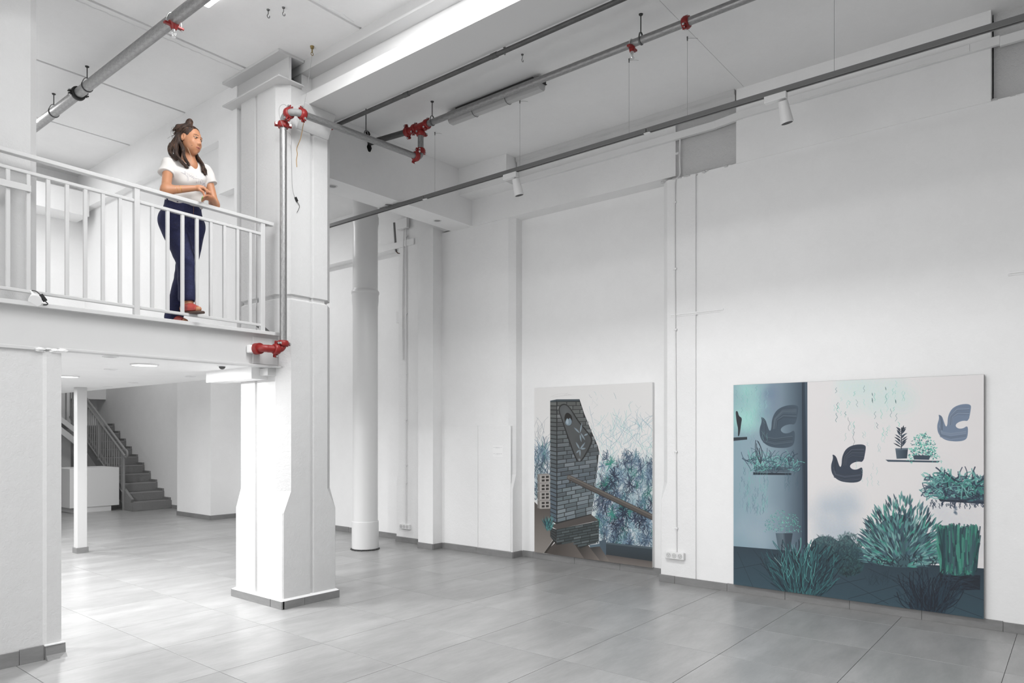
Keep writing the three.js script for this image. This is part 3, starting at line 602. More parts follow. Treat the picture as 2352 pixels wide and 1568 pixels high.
// ---------- white post and rear area ----------
{
  const t = thing('steel_post', 'thin white square post under the far edge of the mezzanine', 'post');
  mesh('shaft', rbx(3.55, 3.667, 0, 2.152, -10.22, -10.103, .004), M.paintSteel, t);
  mesh('skirting', rbx(3.537, 3.68, 0, .072, -10.233, -10.09, .002), M.skirt, t);
}
{
  const t = thing('reception_desk', 'white box-shaped reception desk in front of the stairs', 'desk');
  mesh('body', rbx(5.176, 6.07, .105, .865, -15.95, -15.1, .005), M.desk, t);
  mesh('plinth', bx(5.28, 5.93, 0, .11, -15.9, -15.13), M.desk, t);
}
{
  const t = thing('staircase', 'grey concrete staircase rising along the far wall', 'staircase');
  const rise = .172, run = .3075, z0 = -14.64;
  for (let k = 0; k < 10; k++) {
    const z = z0 - k * run, y = (k + 1) * rise;
    const s = mesh('step', k ? rbx(6.17, 6.898, y - rise, y, z - run - .03, z, .006, 1) : rbx(6.12, 6.898, 0, y, z - run - .03, z + .02, .006, 1), M.stair, t);
    mesh('wall_skirt', bx(6.86, 6.9, y - .01, y + .05, z - run, z - .02), M.stair, s);
    mesh('nosing', rbx(6.165, 6.86, y - .022, y + .003, z - .03, z + .006, .003, 1), M.stairRail, s);
  }
  const sl = Math.atan2(rise, run);
  const g = new THREE.BoxGeometry(.05, .3, 3.1); g.rotateX(sl); g.translate(6.15, .86, -16.1); mesh('stringer', boxUV(g), M.stair, t);
  const r = thing('stair_railing', 'grey metal stair railing with pipe handrail beside the desk', 'railing');
  const line = (name, ya, yb, rad) => mesh(name, cyl(V(6.12, ya, -14.95), V(6.12, yb, -18.2), rad, rad, 12), M.stairRail, r);
  const dy = 3.25 * rise / run;
  line('handrail', 1.22, 1.22 + dy, .022); line('middle_rail', 1.09, 1.09 + dy, .02); mesh('lower_rail', cyl(V(6.12, .34, -15.03), V(6.12, .3 + dy, -18.2), .016, .016, 12), M.stairRail, r);
  mesh('handrail_end', tube([V(6.12, 1.22, -14.95), V(6.12, 1.19, -14.86), V(6.12, 1.12, -14.84), V(6.12, 1.07, -14.88), V(6.12, 1.07, -14.96)], .02, 10), M.stairRail, r);
  for (const z of [-15.02, -16.25, -17.5]) mesh('post', rbx(6.1, 6.14, z < -15.1 ? .25 + (-14.95 - z) * rise / run : 0, 1.09 + (-14.95 - z) * rise / run, z - .02, z + .02, .003), M.stairRail, r);
  for (let z = -15.13; z > -18.1; z -= .112) { const q = (-14.95 - z) * rise / run; mesh('baluster', bx(6.112, 6.128, .3 + q, 1.09 + q, z - .008, z + .008), M.stairRail, r); }
  const f = thing('upper_flight', 'darker upper stair flight seen past the partition edge', 'staircase');
  const sl2 = (name, y, h, m) => { const b = new THREE.BoxGeometry(2.4, h, .05); b.rotateZ(-Math.atan2(.225, .26)); b.translate(5.2, y, -17.2); mesh(name, boxUV(b), m, f); };
  sl2('stringer', 2.06, .12, M.desk); sl2('top_stringer', 2.3, .1, M.desk);
  mesh('soffit', bx(4.2, 6.1, 1.64, 1.76, -17.8, -17.25), M.stair, f);
  for (let k = 0; k < 9; k++) mesh('baluster', bx(4.9 + k * .13, 4.925 + k * .13, 2.62 - k * .112, 3.4 - k * .112, -17.215, -17.19), M.stairRail, f);
  const d = structure('door_1', 'open doorway behind the desk leading to an unlit passage');
  mesh('wall_panel', bx(3.97, 5.1, 0, 2.36, -18.0, -17.85), M.wall, d);
  mesh('door_jamb', bx(5.86, 6.14, 0, 2.36, -18.0, -17.85), M.wall, d);
  mesh('door_head', bx(5.08, 5.88, 2.0, 2.36, -18.0, -17.85), M.wall, d);
  mesh('passage_side', bx(6.0, 6.14, 0, 2.36, -20, -18.0), M.wall, d);
  mesh('passage_side', bx(4.9, 5.08, 0, 2.36, -20, -18.0), M.wall, d);
  mesh('passage_ceiling', bx(4.9, 6.14, 2.1, 2.2, -20, -18.0), M.wall, d);
  mesh('door_leaf', rbx(5.10, 5.14, .01, 2.0, -18.75, -18.0, .003, 1), M.stairRail, d);
}
// ---------- added window light in the left wall, out of frame, brightening the right wall ----------
{
  const w = structure('window_1', 'added unseen window with glowing panes'), pane = new THREE.MeshStandardMaterial({ color: 0xe8e8e8, emissive: 0xffffff, emissiveIntensity: 1.2, roughness: .4 });
  for (let k = 0; k < 4; k++) mesh('pane', rbx(-3.2, -3.185, .3, 2.9, -5.2 + k * .95 + .03, -5.2 + (k + 1) * .95 - .03, .003, 1), pane, w);
  for (let k = 0; k <= 4; k++) mesh('mullion', rbx(-3.2, -3.16, .27, 2.93, -5.2 + k * .95 - .03, -5.2 + k * .95 + .03, .004, 1), M.rail, w);
  for (const y of [.27, 2.87]) mesh('frame_bar', rbx(-3.2, -3.16, y, y + .06, -5.23, -1.37, .004, 1), M.rail, w);
  const l = new THREE.RectAreaLight(0xffffff, LAMP.window, 3.7, 2.5); l.position.set(-3.15, 1.6, -3.3); l.lookAt(0, 1.6, -3.3); scene.add(l);
}
// ---------- lamps ----------
function stripLamp(x, z0, z1, w, I, label, y = 4.855) {
  const t = thing('ceiling_strip_lamp', label, 'lamp');
  const zc = (z0 + z1) / 2, L = Math.abs(z1 - z0);
  mesh('housing', rbx(x - w / 2 + .01, x + w / 2 - .01, y + .045, 4.92, zc - L / 2 + .01, zc + L / 2 - .01, .006), M.plastic, t);
  mesh('diffuser', rbx(x - w / 2, x + w / 2, y, y + .05, zc - L / 2, zc + L / 2, .016, 3), M.glow, t);
  lampLight(w * .96, L * .98, I, x, y - .004, zc);
}
stripLamp(2.678, -5.275, -3.775, .2, LAMP.hall * .3, 'lit white strip lamp on the ceiling beyond the grey sprinkler pipe');
stripLamp(3.2, -4.3, -2.8, .2, LAMP.hall * .95, 'lit strip lamp on the ceiling beside the long beam, nearest the column');
stripLamp(2.65, -2.9, -1.4, .2, LAMP.hall * .45, 'lit strip lamp on the ceiling in the middle of the hall');
stripLamp(3.2, -2.5, -1.0, .2, LAMP.hall * .8, 'lit strip lamp beside the long beam in the middle of the hall');
stripLamp(-1.4, -4.6, -3.1, .2, LAMP.hall * 1.3, 'added unseen strip lamp on the ceiling above the partition wall');  // added out of frame to throw more light on the right wall
stripLamp(2.2, .6, 2.1, .2, LAMP.hall * .35, 'added unseen strip lamp on the ceiling behind the camera, right of two');  // added behind the camera as ambient fill
stripLamp(-1.4, .2, 1.7, .2, LAMP.hall * .6, 'added unseen strip lamp on the ceiling behind the camera, left of two');  // second fill lamp added behind the camera
stripLamp(2.25, -9.6, -8.4, .2, LAMP.upper, 'lit strip lamp on the mezzanine ceiling behind the white pillar');
stripLamp(.6, -8.4, -7.2, .2, LAMP.upper, 'lit strip lamp on the mezzanine ceiling at the far left');
stripLamp(5.0, -10.4, -9.2, .2, LAMP.rear * .5, 'added unseen strip lamp on the ceiling behind the cross beam');  // added out of sight to brighten the rear of the hall
stripLamp(4.9, -15.2, -14.0, .2, LAMP.rear * .55, 'added unseen strip lamp on the ceiling above the reception desk');  // added above the view to light the stair wall
function roundLamp(x, z, label) {
  const t = thing('round_ceiling_lamp', label, 'lamp');
  mesh('rim', new THREE.TorusGeometry(.104, .008, 8, 40).rotateX(Math.PI / 2).translate(x, 2.148, z), M.plastic, t);
  mesh('diffuser', cyl(V(x, 2.150, z), V(x, 2.142, z), .1, .098, 40), M.glow, t);
  lampLight(.17, .17, LAMP.under, x, 2.138, z);
}
roundLamp(2.73, -6.28, 'large lit round recessed lamp in the soffit under the mezzanine');
roundLamp(2.79, -8.21, 'lit round recessed lamp half hidden by the partition wall edge');
roundLamp(.6, -7.2, 'added unseen round lamp under the mezzanine behind the partition');  // added behind the partition to lift floor and soffit
roundLamp(1.3, -8.6, 'added unseen round lamp under the mezzanine, third from its edge');  // added out of sight, same fill under the mezzanine
roundLamp(1.9, -10.4, 'added unseen round lamp under the mezzanine, deep behind the partition');  // added deep fill lamp, hidden by the partition
roundLamp(2.9, -11.6, 'added unseen round lamp under the far end of the mezzanine');  // added fill lamp for the far end and rear pier
// ---------- person leaning on the railing ----------
{
  const sub = (a, b) => [a[0] - b[0], a[1] - b[1], a[2] - b[2]], dot = (a, b) => a[0] * b[0] + a[1] * b[1] + a[2] * b[2];
  function cone(a, b, r1, r2) {                              // tapered capsule
    const ba = sub(b, a), l2 = dot(ba, ba), rrr = r1 - r2, a2 = l2 - rrr * rrr, il2 = 1 / l2;
    return (x, y, z) => {
      const px = x - a[0], py = y - a[1], pz = z - a[2], yy = px * ba[0] + py * ba[1] + pz * ba[2], zz = yy - l2;
      const qx = px * l2 - ba[0] * yy, qy = py * l2 - ba[1] * yy, qz = pz * l2 - ba[2] * yy, x2 = qx * qx + qy * qy + qz * qz, y2 = yy * yy * l2, z2 = zz * zz * l2;
      const k = Math.sign(rrr) * rrr * rrr * x2;
      if (Math.sign(zz) * a2 * z2 > k) return Math.sqrt(x2 + z2) * il2 - r2;
      if (Math.sign(yy) * a2 * y2 < k) return Math.sqrt(x2 + y2) * il2 - r1;
      return (Math.sqrt(x2 * a2 * il2) + yy * rrr) * il2 - r1;
    };
  }
  function ell(c, r) { return (x, y, z) => { const a = (x - c[0]) / r[0], b = (y - c[1]) / r[1], d = (z - c[2]) / r[2], k0 = Math.sqrt(a * a + b * b + d * d), k1 = Math.sqrt((a / r[0]) ** 2 + (b / r[1]) ** 2 + (d / r[2]) ** 2); return k1 < 1e-6 ? -Math.min(...r) : k0 * (k0 - 1) / k1; }; }
  const smin = (a, b, k) => { const h = Math.max(k - Math.abs(a - b), 0) / k; return Math.min(a, b) - h * h * k * .25; };
  const smax = (a, b, k) => -smin(-a, -b, k);
  const blend = (list, k) => (x, y, z) => { let d = list[0](x, y, z); for (let i = 1; i < list.length; i++) d = smin(d, list[i](x, y, z), k); return d; };
  function net(f, lo, hi, h, paint) {                        // smooth surface of f = 0 on a grid
    const n = [0, 1, 2].map((i) => Math.ceil((hi[i] - lo[i]) / h) + 1), [nx, ny, nz] = n, F = new Float32Array(nx * ny * nz);
    const id = (i, j, k) => (k * ny + j) * nx + i;
    for (let k = 0; k < nz; k++) for (let j = 0; j < ny; j++) for (let i = 0; i < nx; i++) F[id(i, j, k)] = f(lo[0] + i * h, lo[1] + j * h, lo[2] + k * h);
    const vid = new Int32Array(nx * ny * nz).fill(-1), pos = [], idx = [];
    for (let k = 0; k < nz - 1; k++) for (let j = 0; j < ny - 1; j++) for (let i = 0; i < nx - 1; i++) {
      let m = 0; for (let c = 0; c < 8; c++) if (F[id(i + (c & 1), j + (c >> 1 & 1), k + (c >> 2))] < 0) m |= 1 << c;
      if (m === 0 || m === 255) continue;
      let sx = 0, sy = 0, sz = 0, cnt = 0;
      for (let a = 0; a < 8; a++) for (let b = 0; b < 3; b++) {
        if (a >> b & 1) continue; const e = a | 1 << b; if ((m >> a & 1) === (m >> e & 1)) continue;
        const fa = F[id(i + (a & 1), j + (a >> 1 & 1), k + (a >> 2))], fb = F[id(i + (e & 1), j + (e >> 1 & 1), k + (e >> 2))], t = fa / (fa - fb);
        sx += (a & 1) + (b === 0 ? t : 0); sy += (a >> 1 & 1) + (b === 1 ? t : 0); sz += (a >> 2) + (b === 2 ? t : 0); cnt++;
      }
      vid[id(i, j, k)] = pos.length / 3; pos.push(lo[0] + (i + sx / cnt) * h, lo[1] + (j + sy / cnt) * h, lo[2] + (k + sz / cnt) * h);
    }
    const quad = (a, b, c, d, flip) => { if (a < 0 || b < 0 || c < 0 || d < 0) return; if (flip) idx.push(a, c, b, a, d, c); else idx.push(a, b, c, a, c, d); };
    for (let k = 1; k < nz - 1; k++) for (let j = 1; j < ny - 1; j++) for (let i = 1; i < nx - 1; i++) {
      const s = F[id(i, j, k)] < 0;
      if (s !== F[id(i + 1, j, k)] < 0) quad(vid[id(i, j - 1, k - 1)], vid[id(i, j, k - 1)], vid[id(i, j, k)], vid[id(i, j - 1, k)], !s);
      if (s !== F[id(i, j + 1, k)] < 0) quad(vid[id(i - 1, j, k - 1)], vid[id(i - 1, j, k)], vid[id(i, j, k)], vid[id(i, j, k - 1)], !s);
      if (s !== F[id(i, j, k + 1)] < 0) quad(vid[id(i - 1, j - 1, k)], vid[id(i, j - 1, k)], vid[id(i, j, k)], vid[id(i - 1, j, k)], !s);
    }
    const P = new Float32Array(pos), N = new Float32Array(pos.length), C = paint ? new Float32Array(pos.length) : null, e = h * .5;
    for (let v = 0; v < pos.length; v += 3) {
      const [x, y, z] = [P[v], P[v + 1], P[v + 2]];
      let gx = f(x + e, y, z) - f(x - e, y, z), gy = f(x, y + e, z) - f(x, y - e, z), gz = f(x, y, z + e) - f(x, y, z - e); const L = Math.hypot(gx, gy, gz) || 1;
      N[v] = gx / L; N[v + 1] = gy / L; N[v + 2] = gz / L;
      if (C) { const c = paint(x, y, z); C[v] = c[0]; C[v + 1] = c[1]; C[v + 2] = c[2]; }
    }
    const g = new THREE.BufferGeometry(); g.setAttribute('position', new THREE.BufferAttribute(P, 3)); g.setAttribute('normal', new THREE.BufferAttribute(N, 3));
    if (C) g.setAttribute('color', new THREE.BufferAttribute(C, 3));
    g.setIndex(idx);
    const uv = new Float32Array(pos.length / 3 * 2); for (let v = 0; v < pos.length / 3; v++) { uv[2 * v] = P[3 * v] + P[3 * v + 2]; uv[2 * v + 1] = P[3 * v + 1]; } g.setAttribute('uv', new THREE.BufferAttribute(uv, 2));
    return g;
  }
  const lin = (hex) => { const c = new THREE.Color(hex); return [c.r, c.g, c.b]; };
  const who = thing('person', 'woman in white t-shirt, dark blue jeans and red sandals leaning on the mezzanine railing', 'person');

  // joints
  const J = {
    pel: [2.845, 3.34, -5.85], waist: [2.845, 3.48, -5.825], chest: [2.858, 3.66, -5.79], neck: [2.864, 3.81, -5.775],
    shR: [2.70, 3.765, -5.795], elR: [2.612, 3.482, -5.635], wrR: [2.812, 3.54, -5.585], shL: [3.02, 3.785, -5.765], elL: [3.043, 3.485, -5.69], wrL: [2.945, 3.487, -5.553],
    hipR: [2.77, 3.27, -5.84], knR: [2.808, 2.955, -5.69], anR: [2.80, 2.62, -5.655], heR: [2.785, 2.57, -5.68], toR: [2.822, 2.558, -5.52],
    hipL: [2.925, 3.27, -5.84], knL: [2.865, 2.9, -5.83], anL: [2.783, 2.53, -5.85], heL: [2.775, 2.485, -5.875], toL: [2.80, 2.475, -5.7],
  };
  const skin = lin(0xb27d5c), lip = lin(0x9c5a4c), brow = lin(0x5a4030), white = lin(0xa8978a), iris = lin(0x1d140f), nail = lin(0x36b04a), knuckle = lin(0xad7556);
  const limbs = blend([
    cone(J.pel, J.waist, .09, .08), cone(J.waist, J.chest, .08, .085), cone(J.chest, J.neck, .075, .048), cone([2.75, 3.755, -5.795], [2.975, 3.77, -5.772], .04, .04),
    cone([2.708, 3.75, -5.795], J.elR, .04, .036), cone(J.elR, J.wrR, .037, .024), cone([3.012, 3.765, -5.765], J.elL, .039, .036), cone(J.elL, J.wrL, .036, .024),
    cone(J.hipR, J.knR, .08, .055), cone(J.knR, J.anR, .052, .034), cone(J.hipL, J.knL, .08, .055), cone(J.knL, J.anL, .052, .034),
    cone(J.heR, J.toR, .03, .022), cone(J.anR, J.heR, .034, .03), cone(J.heL, J.toL, .03, .022), cone(J.anL, J.heL, .034, .03)], .035);
  const parts = [net(limbs, [2.53, 2.44, -6.02], [3.14, 3.9, -5.46], .0095, () => skin)];

  // hands: five separate fingers each, closed over one another on the rail
  const hand = (palm, fingers) => { const pf = blend(palm, .02), ff = fingers.map((c) => blend(c, .006)); return (x, y, z) => { let d = pf(x, y, z); for (const f of ff) d = smin(d, f(x, y, z), .006); return d; }; };
  const ch = (pts, r) => { const o = []; for (let i = 0; i + 1 < pts.length; i++) o.push(cone(pts[i], pts[i + 1], r * (1 - .1 * i), r * (1 - .1 * (i + 1)))); return o; };
  const tipsR = [[2.893, 3.489, -5.53], [2.925, 3.482, -5.545], [2.95, 3.486, -5.56], [2.978, 3.494, -5.578]];
  const handR = hand([cone(J.wrR, [2.862, 3.552, -5.57], .022, .019), cone([2.845, 3.548, -5.56], [2.876, 3.554, -5.548], .015, .012), cone([2.845, 3.55, -5.585], [2.908, 3.553, -5.592], .016, .012), cone([2.85, 3.55, -5.575], [2.895, 3.556, -5.57], .016, .0125)], [
    ch([[2.874, 3.553, -5.545], [2.892, 3.53, -5.53], tipsR[0]], .0092), ch([[2.89, 3.557, -5.562], [2.919, 3.532, -5.548], tipsR[1]], .0093),
    ch([[2.903, 3.557, -5.58], [2.94, 3.535, -5.565], tipsR[2]], .009), ch([[2.912, 3.552, -5.598], [2.955, 3.537, -5.588], tipsR[3]], .0082),
    ch([[2.838, 3.535, -5.555], [2.862, 3.51, -5.53], [2.87, 3.482, -5.522]], .0105)]);
  const tipsL = [[2.853, 3.462, -5.522], [2.856, 3.452, -5.535], [2.862, 3.446, -5.548], [2.87, 3.444, -5.562]];
  const handL = hand([cone(J.wrL, [2.912, 3.487, -5.547], .021, .018), cone([2.93, 3.49, -5.535], [2.905, 3.492, -5.532], .014, .012), cone([2.93, 3.48, -5.56], [2.905, 3.478, -5.562], .014, .012)], [
    ch([[2.906, 3.494, -5.53], [2.875, 3.482, -5.52], tipsL[0]], .0088), ch([[2.903, 3.488, -5.54], [2.874, 3.474, -5.533], tipsL[1]], .009),
    ch([[2.903, 3.481, -5.552], [2.876, 3.466, -5.547], tipsL[2]], .0088), ch([[2.906, 3.474, -5.565], [2.882, 3.46, -5.561], tipsL[3]], .008),
    ch([[2.93, 3.498, -5.535], [2.91, 3.512, -5.52], [2.893, 3.515, -5.512]], .0098)]);
  const nails = (tips, dx) => (x, y, z) => { for (const t of tips) if (Math.hypot(x - t[0] - dx, y - t[1] - .003, z - t[2] - .005) < .0052) return nail; return y < 3.52 ? knuckle : skin; };
  parts.push(net(handR, [2.79, 3.455, -5.63], [3.01, 3.59, -5.495], .003, nails(tipsR, .004)));
  parts.push(net(handL, [2.83, 3.425, -5.6], [2.975, 3.54, -5.49], .003, nails(tipsL, -.004)));

  // head in its own frame: u forward, v up, w to the side
  const HC = [2.862, 3.982, -5.74], yaw = Math.atan2(.37, .928), pit = -.12, roll = .05;
  const cy = Math.cos(yaw), sy = Math.sin(yaw), cp = Math.cos(pit), sp = Math.sin(pit);
  const toHead = (x, y, z) => { const dx = x - HC[0], dy = y - HC[1], dz = z - HC[2]; const f = dx * sy + dz * cy, w = dx * cy - dz * sy; return [w - dy * roll, dy * cp - f * sp + w * roll, f * cp + dy * sp]; };
  const fromHead = (w, v, u) => { const f = u * cp - v * sp, dy = v * cp + u * sp; return [HC[0] + f * sy + w * cy, HC[1] + dy, HC[2] + f * cy - w * sy]; };
  const skull = blend([ell([0, .03, -.012], [.073, .088, .092]), ell([0, -.025, .03], [.06, .075, .058]), ell([0, -.062, .04], [.045, .045, .046])], .04);
  const feat = [cone([0, .014, .086], [0, -.026, .104], .0065, .0095), cone([-.011, -.031, .092], [.011, -.031, .092], .0075, .0075), cone([-.036, .03, .074], [-.008, .027, .084], .008, .007), cone([.036, .03, .074], [.008, .027, .084], .008, .007), cone([0, -.1, .058], [0, -.098, .066], .019, .014), ell([.036, -.03, .062], [.02, .02, .016]), ell([-.036, -.03, .062], [.02, .02, .016])];
  const lips = [cone([-.018, -.061, .081], [0, -.057, .090], .0045, .0058), cone([.018, -.061, .081], [0, -.057, .090], .0045, .0058), cone([-.013, -.069, .083], [.013, -.069, .083], .006, .006)];
  const nk = (x, y, z) => smin(cone(J.neck, fromHead(0, -.05, -.02), .05, .048)(x, y, z), cone([2.864, 3.77, -5.77], J.neck, .075, .05)(x, y, z), .04);
  const headF = (x, y, z) => {
    const [w, v, u] = toHead(x, y, z); let d = skull(w, v, u);
    for (const f of feat) d = smin(d, f(w, v, u), .014);
    for (const s of [-1, 1]) {
      d = smax(d, -(Math.hypot(w - s * .031, v - .011, u - .096) - .017), .016);
      d = Math.min(d, Math.hypot(w - s * .031, (v - .0105) * 1.02, u - .0735) - .0125);
      d = smin(d, cone([s * .017, .0195, .084], [s * .044, .018, .073], .0042, .004)(w, v, u), .006);
      const ear = ell([s * .075, -.002, -.008], [.011, .031, .019])(w, v, u); d = smin(d, smax(ear, -ell([s * .085, .002, -.002], [.008, .018, .01])(w, v, u), .006), .008);
    }
    for (const f of lips) d = smin(d, f(w, v, u), .005);
    return smin(d, nk(x, y, z), .03);
  };
  const headC = (x, y, z) => {
    const [w, v, u] = toHead(x, y, z), a = Math.abs(w);
    if (u > .06 && Math.hypot(a - .031, v - .009) < .0052 && u > .07) return iris;
    if (u > .055 && Math.abs(v - .0105) < .0045 - (a - .031) ** 2 * 20 && Math.abs(a - .031) < .0125) return white;
    if (u > .055 && Math.abs(a - .031) < .017 && Math.abs(v - .0165) < .0022) return iris;
    if (u > .05 && a > .012 && a < .047 && Math.abs(v - .036 + (a - .026) ** 2 * 16) < .0034) return brow;
    if (u > .07 && a < .021 && Math.abs(v + .064) < .0085 - a * .2) return Math.abs(v + .0635) < .0012 ? lin(0x5e322b) : lip;
    if (Math.hypot(w + .048, v + .062) < .0025 && u > 0) return brow;
    return skin;
  };
  parts.push(net(headF, [2.74, 3.74, -5.88], [2.99, 4.11, -5.6], .0032, headC));
  const body = mergeGeometries(parts);
  mesh('body', body, std({ vertexColors: true, roughness: .5 }), who);

  // hair: half tied up, bun on top, loose waves to the shoulders
  const wig = noiseMap(128, [[20, 1], [48, .7]], 2, .25, 5);
  const streak = (x, y, z) => { const a = Math.atan2(x - HC[0], z - HC[2] + .02); const i = Math.floor(((a / 6.283 + 1) % 1) * 127), j = Math.floor(((y * 2.2) % 1) * 127); return wig[j * 128 + i]; };
  const wave = (y, ph, amp) => Math.sin(y * 46 + ph) * amp;
  const lock = (pts, r0, r1) => blend(pts.slice(1).map((p, i) => cone(pts[i], p, r0 + (r1 - r0) * i / (pts.length - 1), r0 + (r1 - r0) * (i + 1) / (pts.length - 1))), .015);
  const guides = [
    [[fromHead(-.07, .02, -.05), [2.748, 3.9, -5.76], [2.742, 3.83, -5.73], [2.765, 3.765, -5.69], [2.80, 3.725, -5.672]], .022, .012],
    [[fromHead(-.06, .02, -.07), [2.728, 3.9, -5.80], [2.715, 3.84, -5.775], [2.738, 3.785, -5.73]], .024, .011],
    [[fromHead(-.074, -.03, -.035), [2.787, 3.88, -5.71], [2.783, 3.81, -5.683], [2.812, 3.745, -5.665]], .014, .009],
    [[fromHead(.066, .0, -.055), [2.945, 3.90, -5.81], [2.962, 3.83, -5.77], [2.962, 3.76, -5.70], [2.957, 3.715, -5.678]], .022, .011],
    [[fromHead(.05, -.04, -.04), [2.932, 3.85, -5.74], [2.945, 3.785, -5.69], [2.94, 3.735, -5.675]], .018, .01],
    [[fromHead(0, .02, -.09), [2.83, 3.88, -5.87], [2.82, 3.8, -5.87]], .045, .028]];
  const locks = blend(guides.map(([p, a, b]) => lock(p, a * .8, b * .8)), .02);
  const bunC = fromHead(.012, .152, -.04);
  const hairF = (x, y, z) => {
    const [w, v, u] = toHead(x, y, z);
    let cap = ell([0, .034, -.02], [.083, .094, .098])(w, v, u);
    const face = ell([0, -.028, .08], [.074, .124, .086])(w, v, u);
    cap = smax(cap, -face, .014);
    cap = smax(cap, -(v + .055 + Math.max(0, u) * .6), .02);
    for (const s of [-1, 1]) cap = smax(cap, -ell([s * .085, -.004, .002], [.028, .034, .026])(w, v, u), .01);
    let d = smin(cap, locks(x, y, z), .02);
    d = smin(d, blend([ell(bunC, [.027, .026, .027]), cone(bunC, fromHead(0, .115, -.03), .016, .022)], .02)(x, y, z), .012);
    d = smin(d, lock([fromHead(0, .115, -.06), fromHead(-.035, .10, -.105), fromHead(-.06, .062, -.125)], .026, .008)(x, y, z), .014);
    d = smin(d, lock([fromHead(0, .1, -.08), fromHead(-.02, .075, -.12), fromHead(-.045, .035, -.128)], .022, .006)(x, y, z), .014);
    return d + (streak(x, y, z) - .5) * .004;
  };
  const hA = lin(0x21150f), hB = lin(0x4a3122), hC2 = lin(0x6a4a33);
  const hair = mesh('hair', net(hairF, [2.66, 3.68, -5.95], [3.03, 4.21, -5.6], .0038, (x, y, z) => { const t = streak(x, y, z), q = Math.hypot(x - bunC[0], y - bunC[1], z - bunC[2]) < .035 ? .35 : 0, k = Math.max(0, Math.min(1, (t - .42) * 2.2 + q)); return hA.map((c, i) => c + ((t > .72 ? hC2[i] : hB[i]) - c) * k); }), std({ vertexColors: true, roughness: .68 }), who);
  // separate strands laid over the mass of hair, in three browns
  const browns = [[], [], []];
  const strand = (pts, r) => browns[Math.floor(rnd() * 3)].push(tube(pts, r, 4, false, pts.length * 3));
  for (const [p, a, b] of guides) {
    const c = new THREE.CatmullRomCurve3(p.map((q) => V(...q)));
    for (let k = 0; k < 52; k++) {
      const th = rr(0, 6.283), rad = Math.sqrt(rr(.25, 1.15)), ph = rr(0, 6.283), amp = rr(.003, .008), fr = rr(7, 11), t0 = rr(0, .25), t1 = rr(.85, 1.08), pts = [];
      for (let i = 0; i <= 9; i++) { const t = t0 + (t1 - t0) * i / 9, q = c.getPoint(Math.min(1, t)), R = (a + (b - a) * t) * rad, e = Math.max(0, t - 1); pts.push(V(q.x + Math.cos(th) * R + Math.sin(ph + t * fr) * amp * t, q.y - e * .12, q.z + Math.sin(th) * R + Math.cos(ph + t * fr) * amp * t)); }
      strand(pts, rr(.0011, .002));
    }
  }
  for (let k = 0; k < 170; k++) {                                // combed back from the hairline to the knot
    const az = rr(-2.5, 2.5), v0 = Math.abs(az) < 1.25 ? rr(.09, .102) : rr(.0, .06), pts = [], ce = [0, .034, -.02], R = [.0845, .0955, .0995];
    for (let i = 0; i <= 8; i++) { const t = i / 8, v = v0 + (.115 - v0) * t, rad = Math.sqrt(Math.max(0, 1 - ((v - ce[1]) / R[1]) ** 2)), a2 = az * (1 - t * .55); pts.push(V(...fromHead(ce[0] + R[0] * rad * Math.sin(a2), v, ce[2] + R[2] * rad * Math.cos(a2) - t * .02))); }
    strand(pts, rr(.0009, .0016));
  }
  for (let k = 0; k < 60; k++) { const a = rr(0, 6.283), tilt = rr(-.9, .9), pts = []; for (let i = 0; i <= 8; i++) { const q = a + i * .5; pts.push(V(bunC[0] + Math.cos(q) * .0285 * Math.cos(tilt), bunC[1] + Math.sin(tilt) * .023 + Math.sin(q) * .012, bunC[2] + Math.sin(q) * .0285 * Math.cos(tilt))); } strand(pts, .0012); }
  for (let k = 0; k < 46; k++) { const a = rr(-1.2, 1.2), q = fromHead(-.078 * Math.cos(a) * rr(.5, 1), .03 + .08 * Math.sin(a), -.06 - rr(0, .05)); strand([V(...q), V(q[0] - rr(.005, .03), q[1] + rr(-.02, .02), q[2] - rr(0, .02)), V(q[0] - rr(.01, .045), q[1] - rr(.01, .06), q[2] + rr(-.02, .02))], .0008); }
  browns.forEach((g, i) => mesh('hair_strands', merge(g), std({ color: [0x20140e, 0x3a261a, 0x553a28][i], roughness: .6 }), hair).userData.kind = 'stuff');
  mesh('pale_ribbon', tube([V(2.80, 3.885, -5.662), V(2.812, 3.84, -5.648), V(2.822, 3.80, -5.64), V(2.812, 3.765, -5.64)], .0018, 6), std({ color: 0xa8937a, roughness: .7 }), hair);

  // t-shirt
  const fold = (x, y, z) => Math.sin((x - 2.85) * 44 + y * 30) * .0028 + Math.sin((x - 2.85) * -30 + y * 62 + z * 30) * .0026;
  const shirtF = (x, y, z) => {
    let d = blend([ell([2.858, 3.64, -5.79], [.158, .16, .108]), ell([2.848, 3.5, -5.815], [.15, .11, .108]), cone([2.735, 3.758, -5.797], [2.99, 3.775, -5.77], .055, .055), ell([2.81, 3.66, -5.73], [.07, .07, .065]), ell([2.905, 3.665, -5.725], [.07, .07, .065])], .06)(x, y, z);
    const sR = smax(cone([2.708, 3.75, -5.797], [2.642, 3.60, -5.715], .053, .062)(x, y, z), ((2.652 - x) * .35 + (3.655 - y) * .87 + (z + 5.735) * .35), .008);
    const sL = smax(cone([3.01, 3.775, -5.768], [3.05, 3.62, -5.725], .053, .06)(x, y, z), ((x - 3.045) * .3 + (3.665 - y) * .92 + (z + 5.74) * .25), .008);
    d = smin(smin(d, sR, .025), sL, .025);
    d = smax(d, -cone([2.862, 3.88, -5.78], [2.882, 3.752, -5.672], .064, .022)(x, y, z), .012);
    d = smax(d, 3.432 - y, .012);
    const hem = Math.exp(-(((y - 3.47) / .03) ** 2)) * -.006;
    return d + fold(x, y, z) + hem;
  };
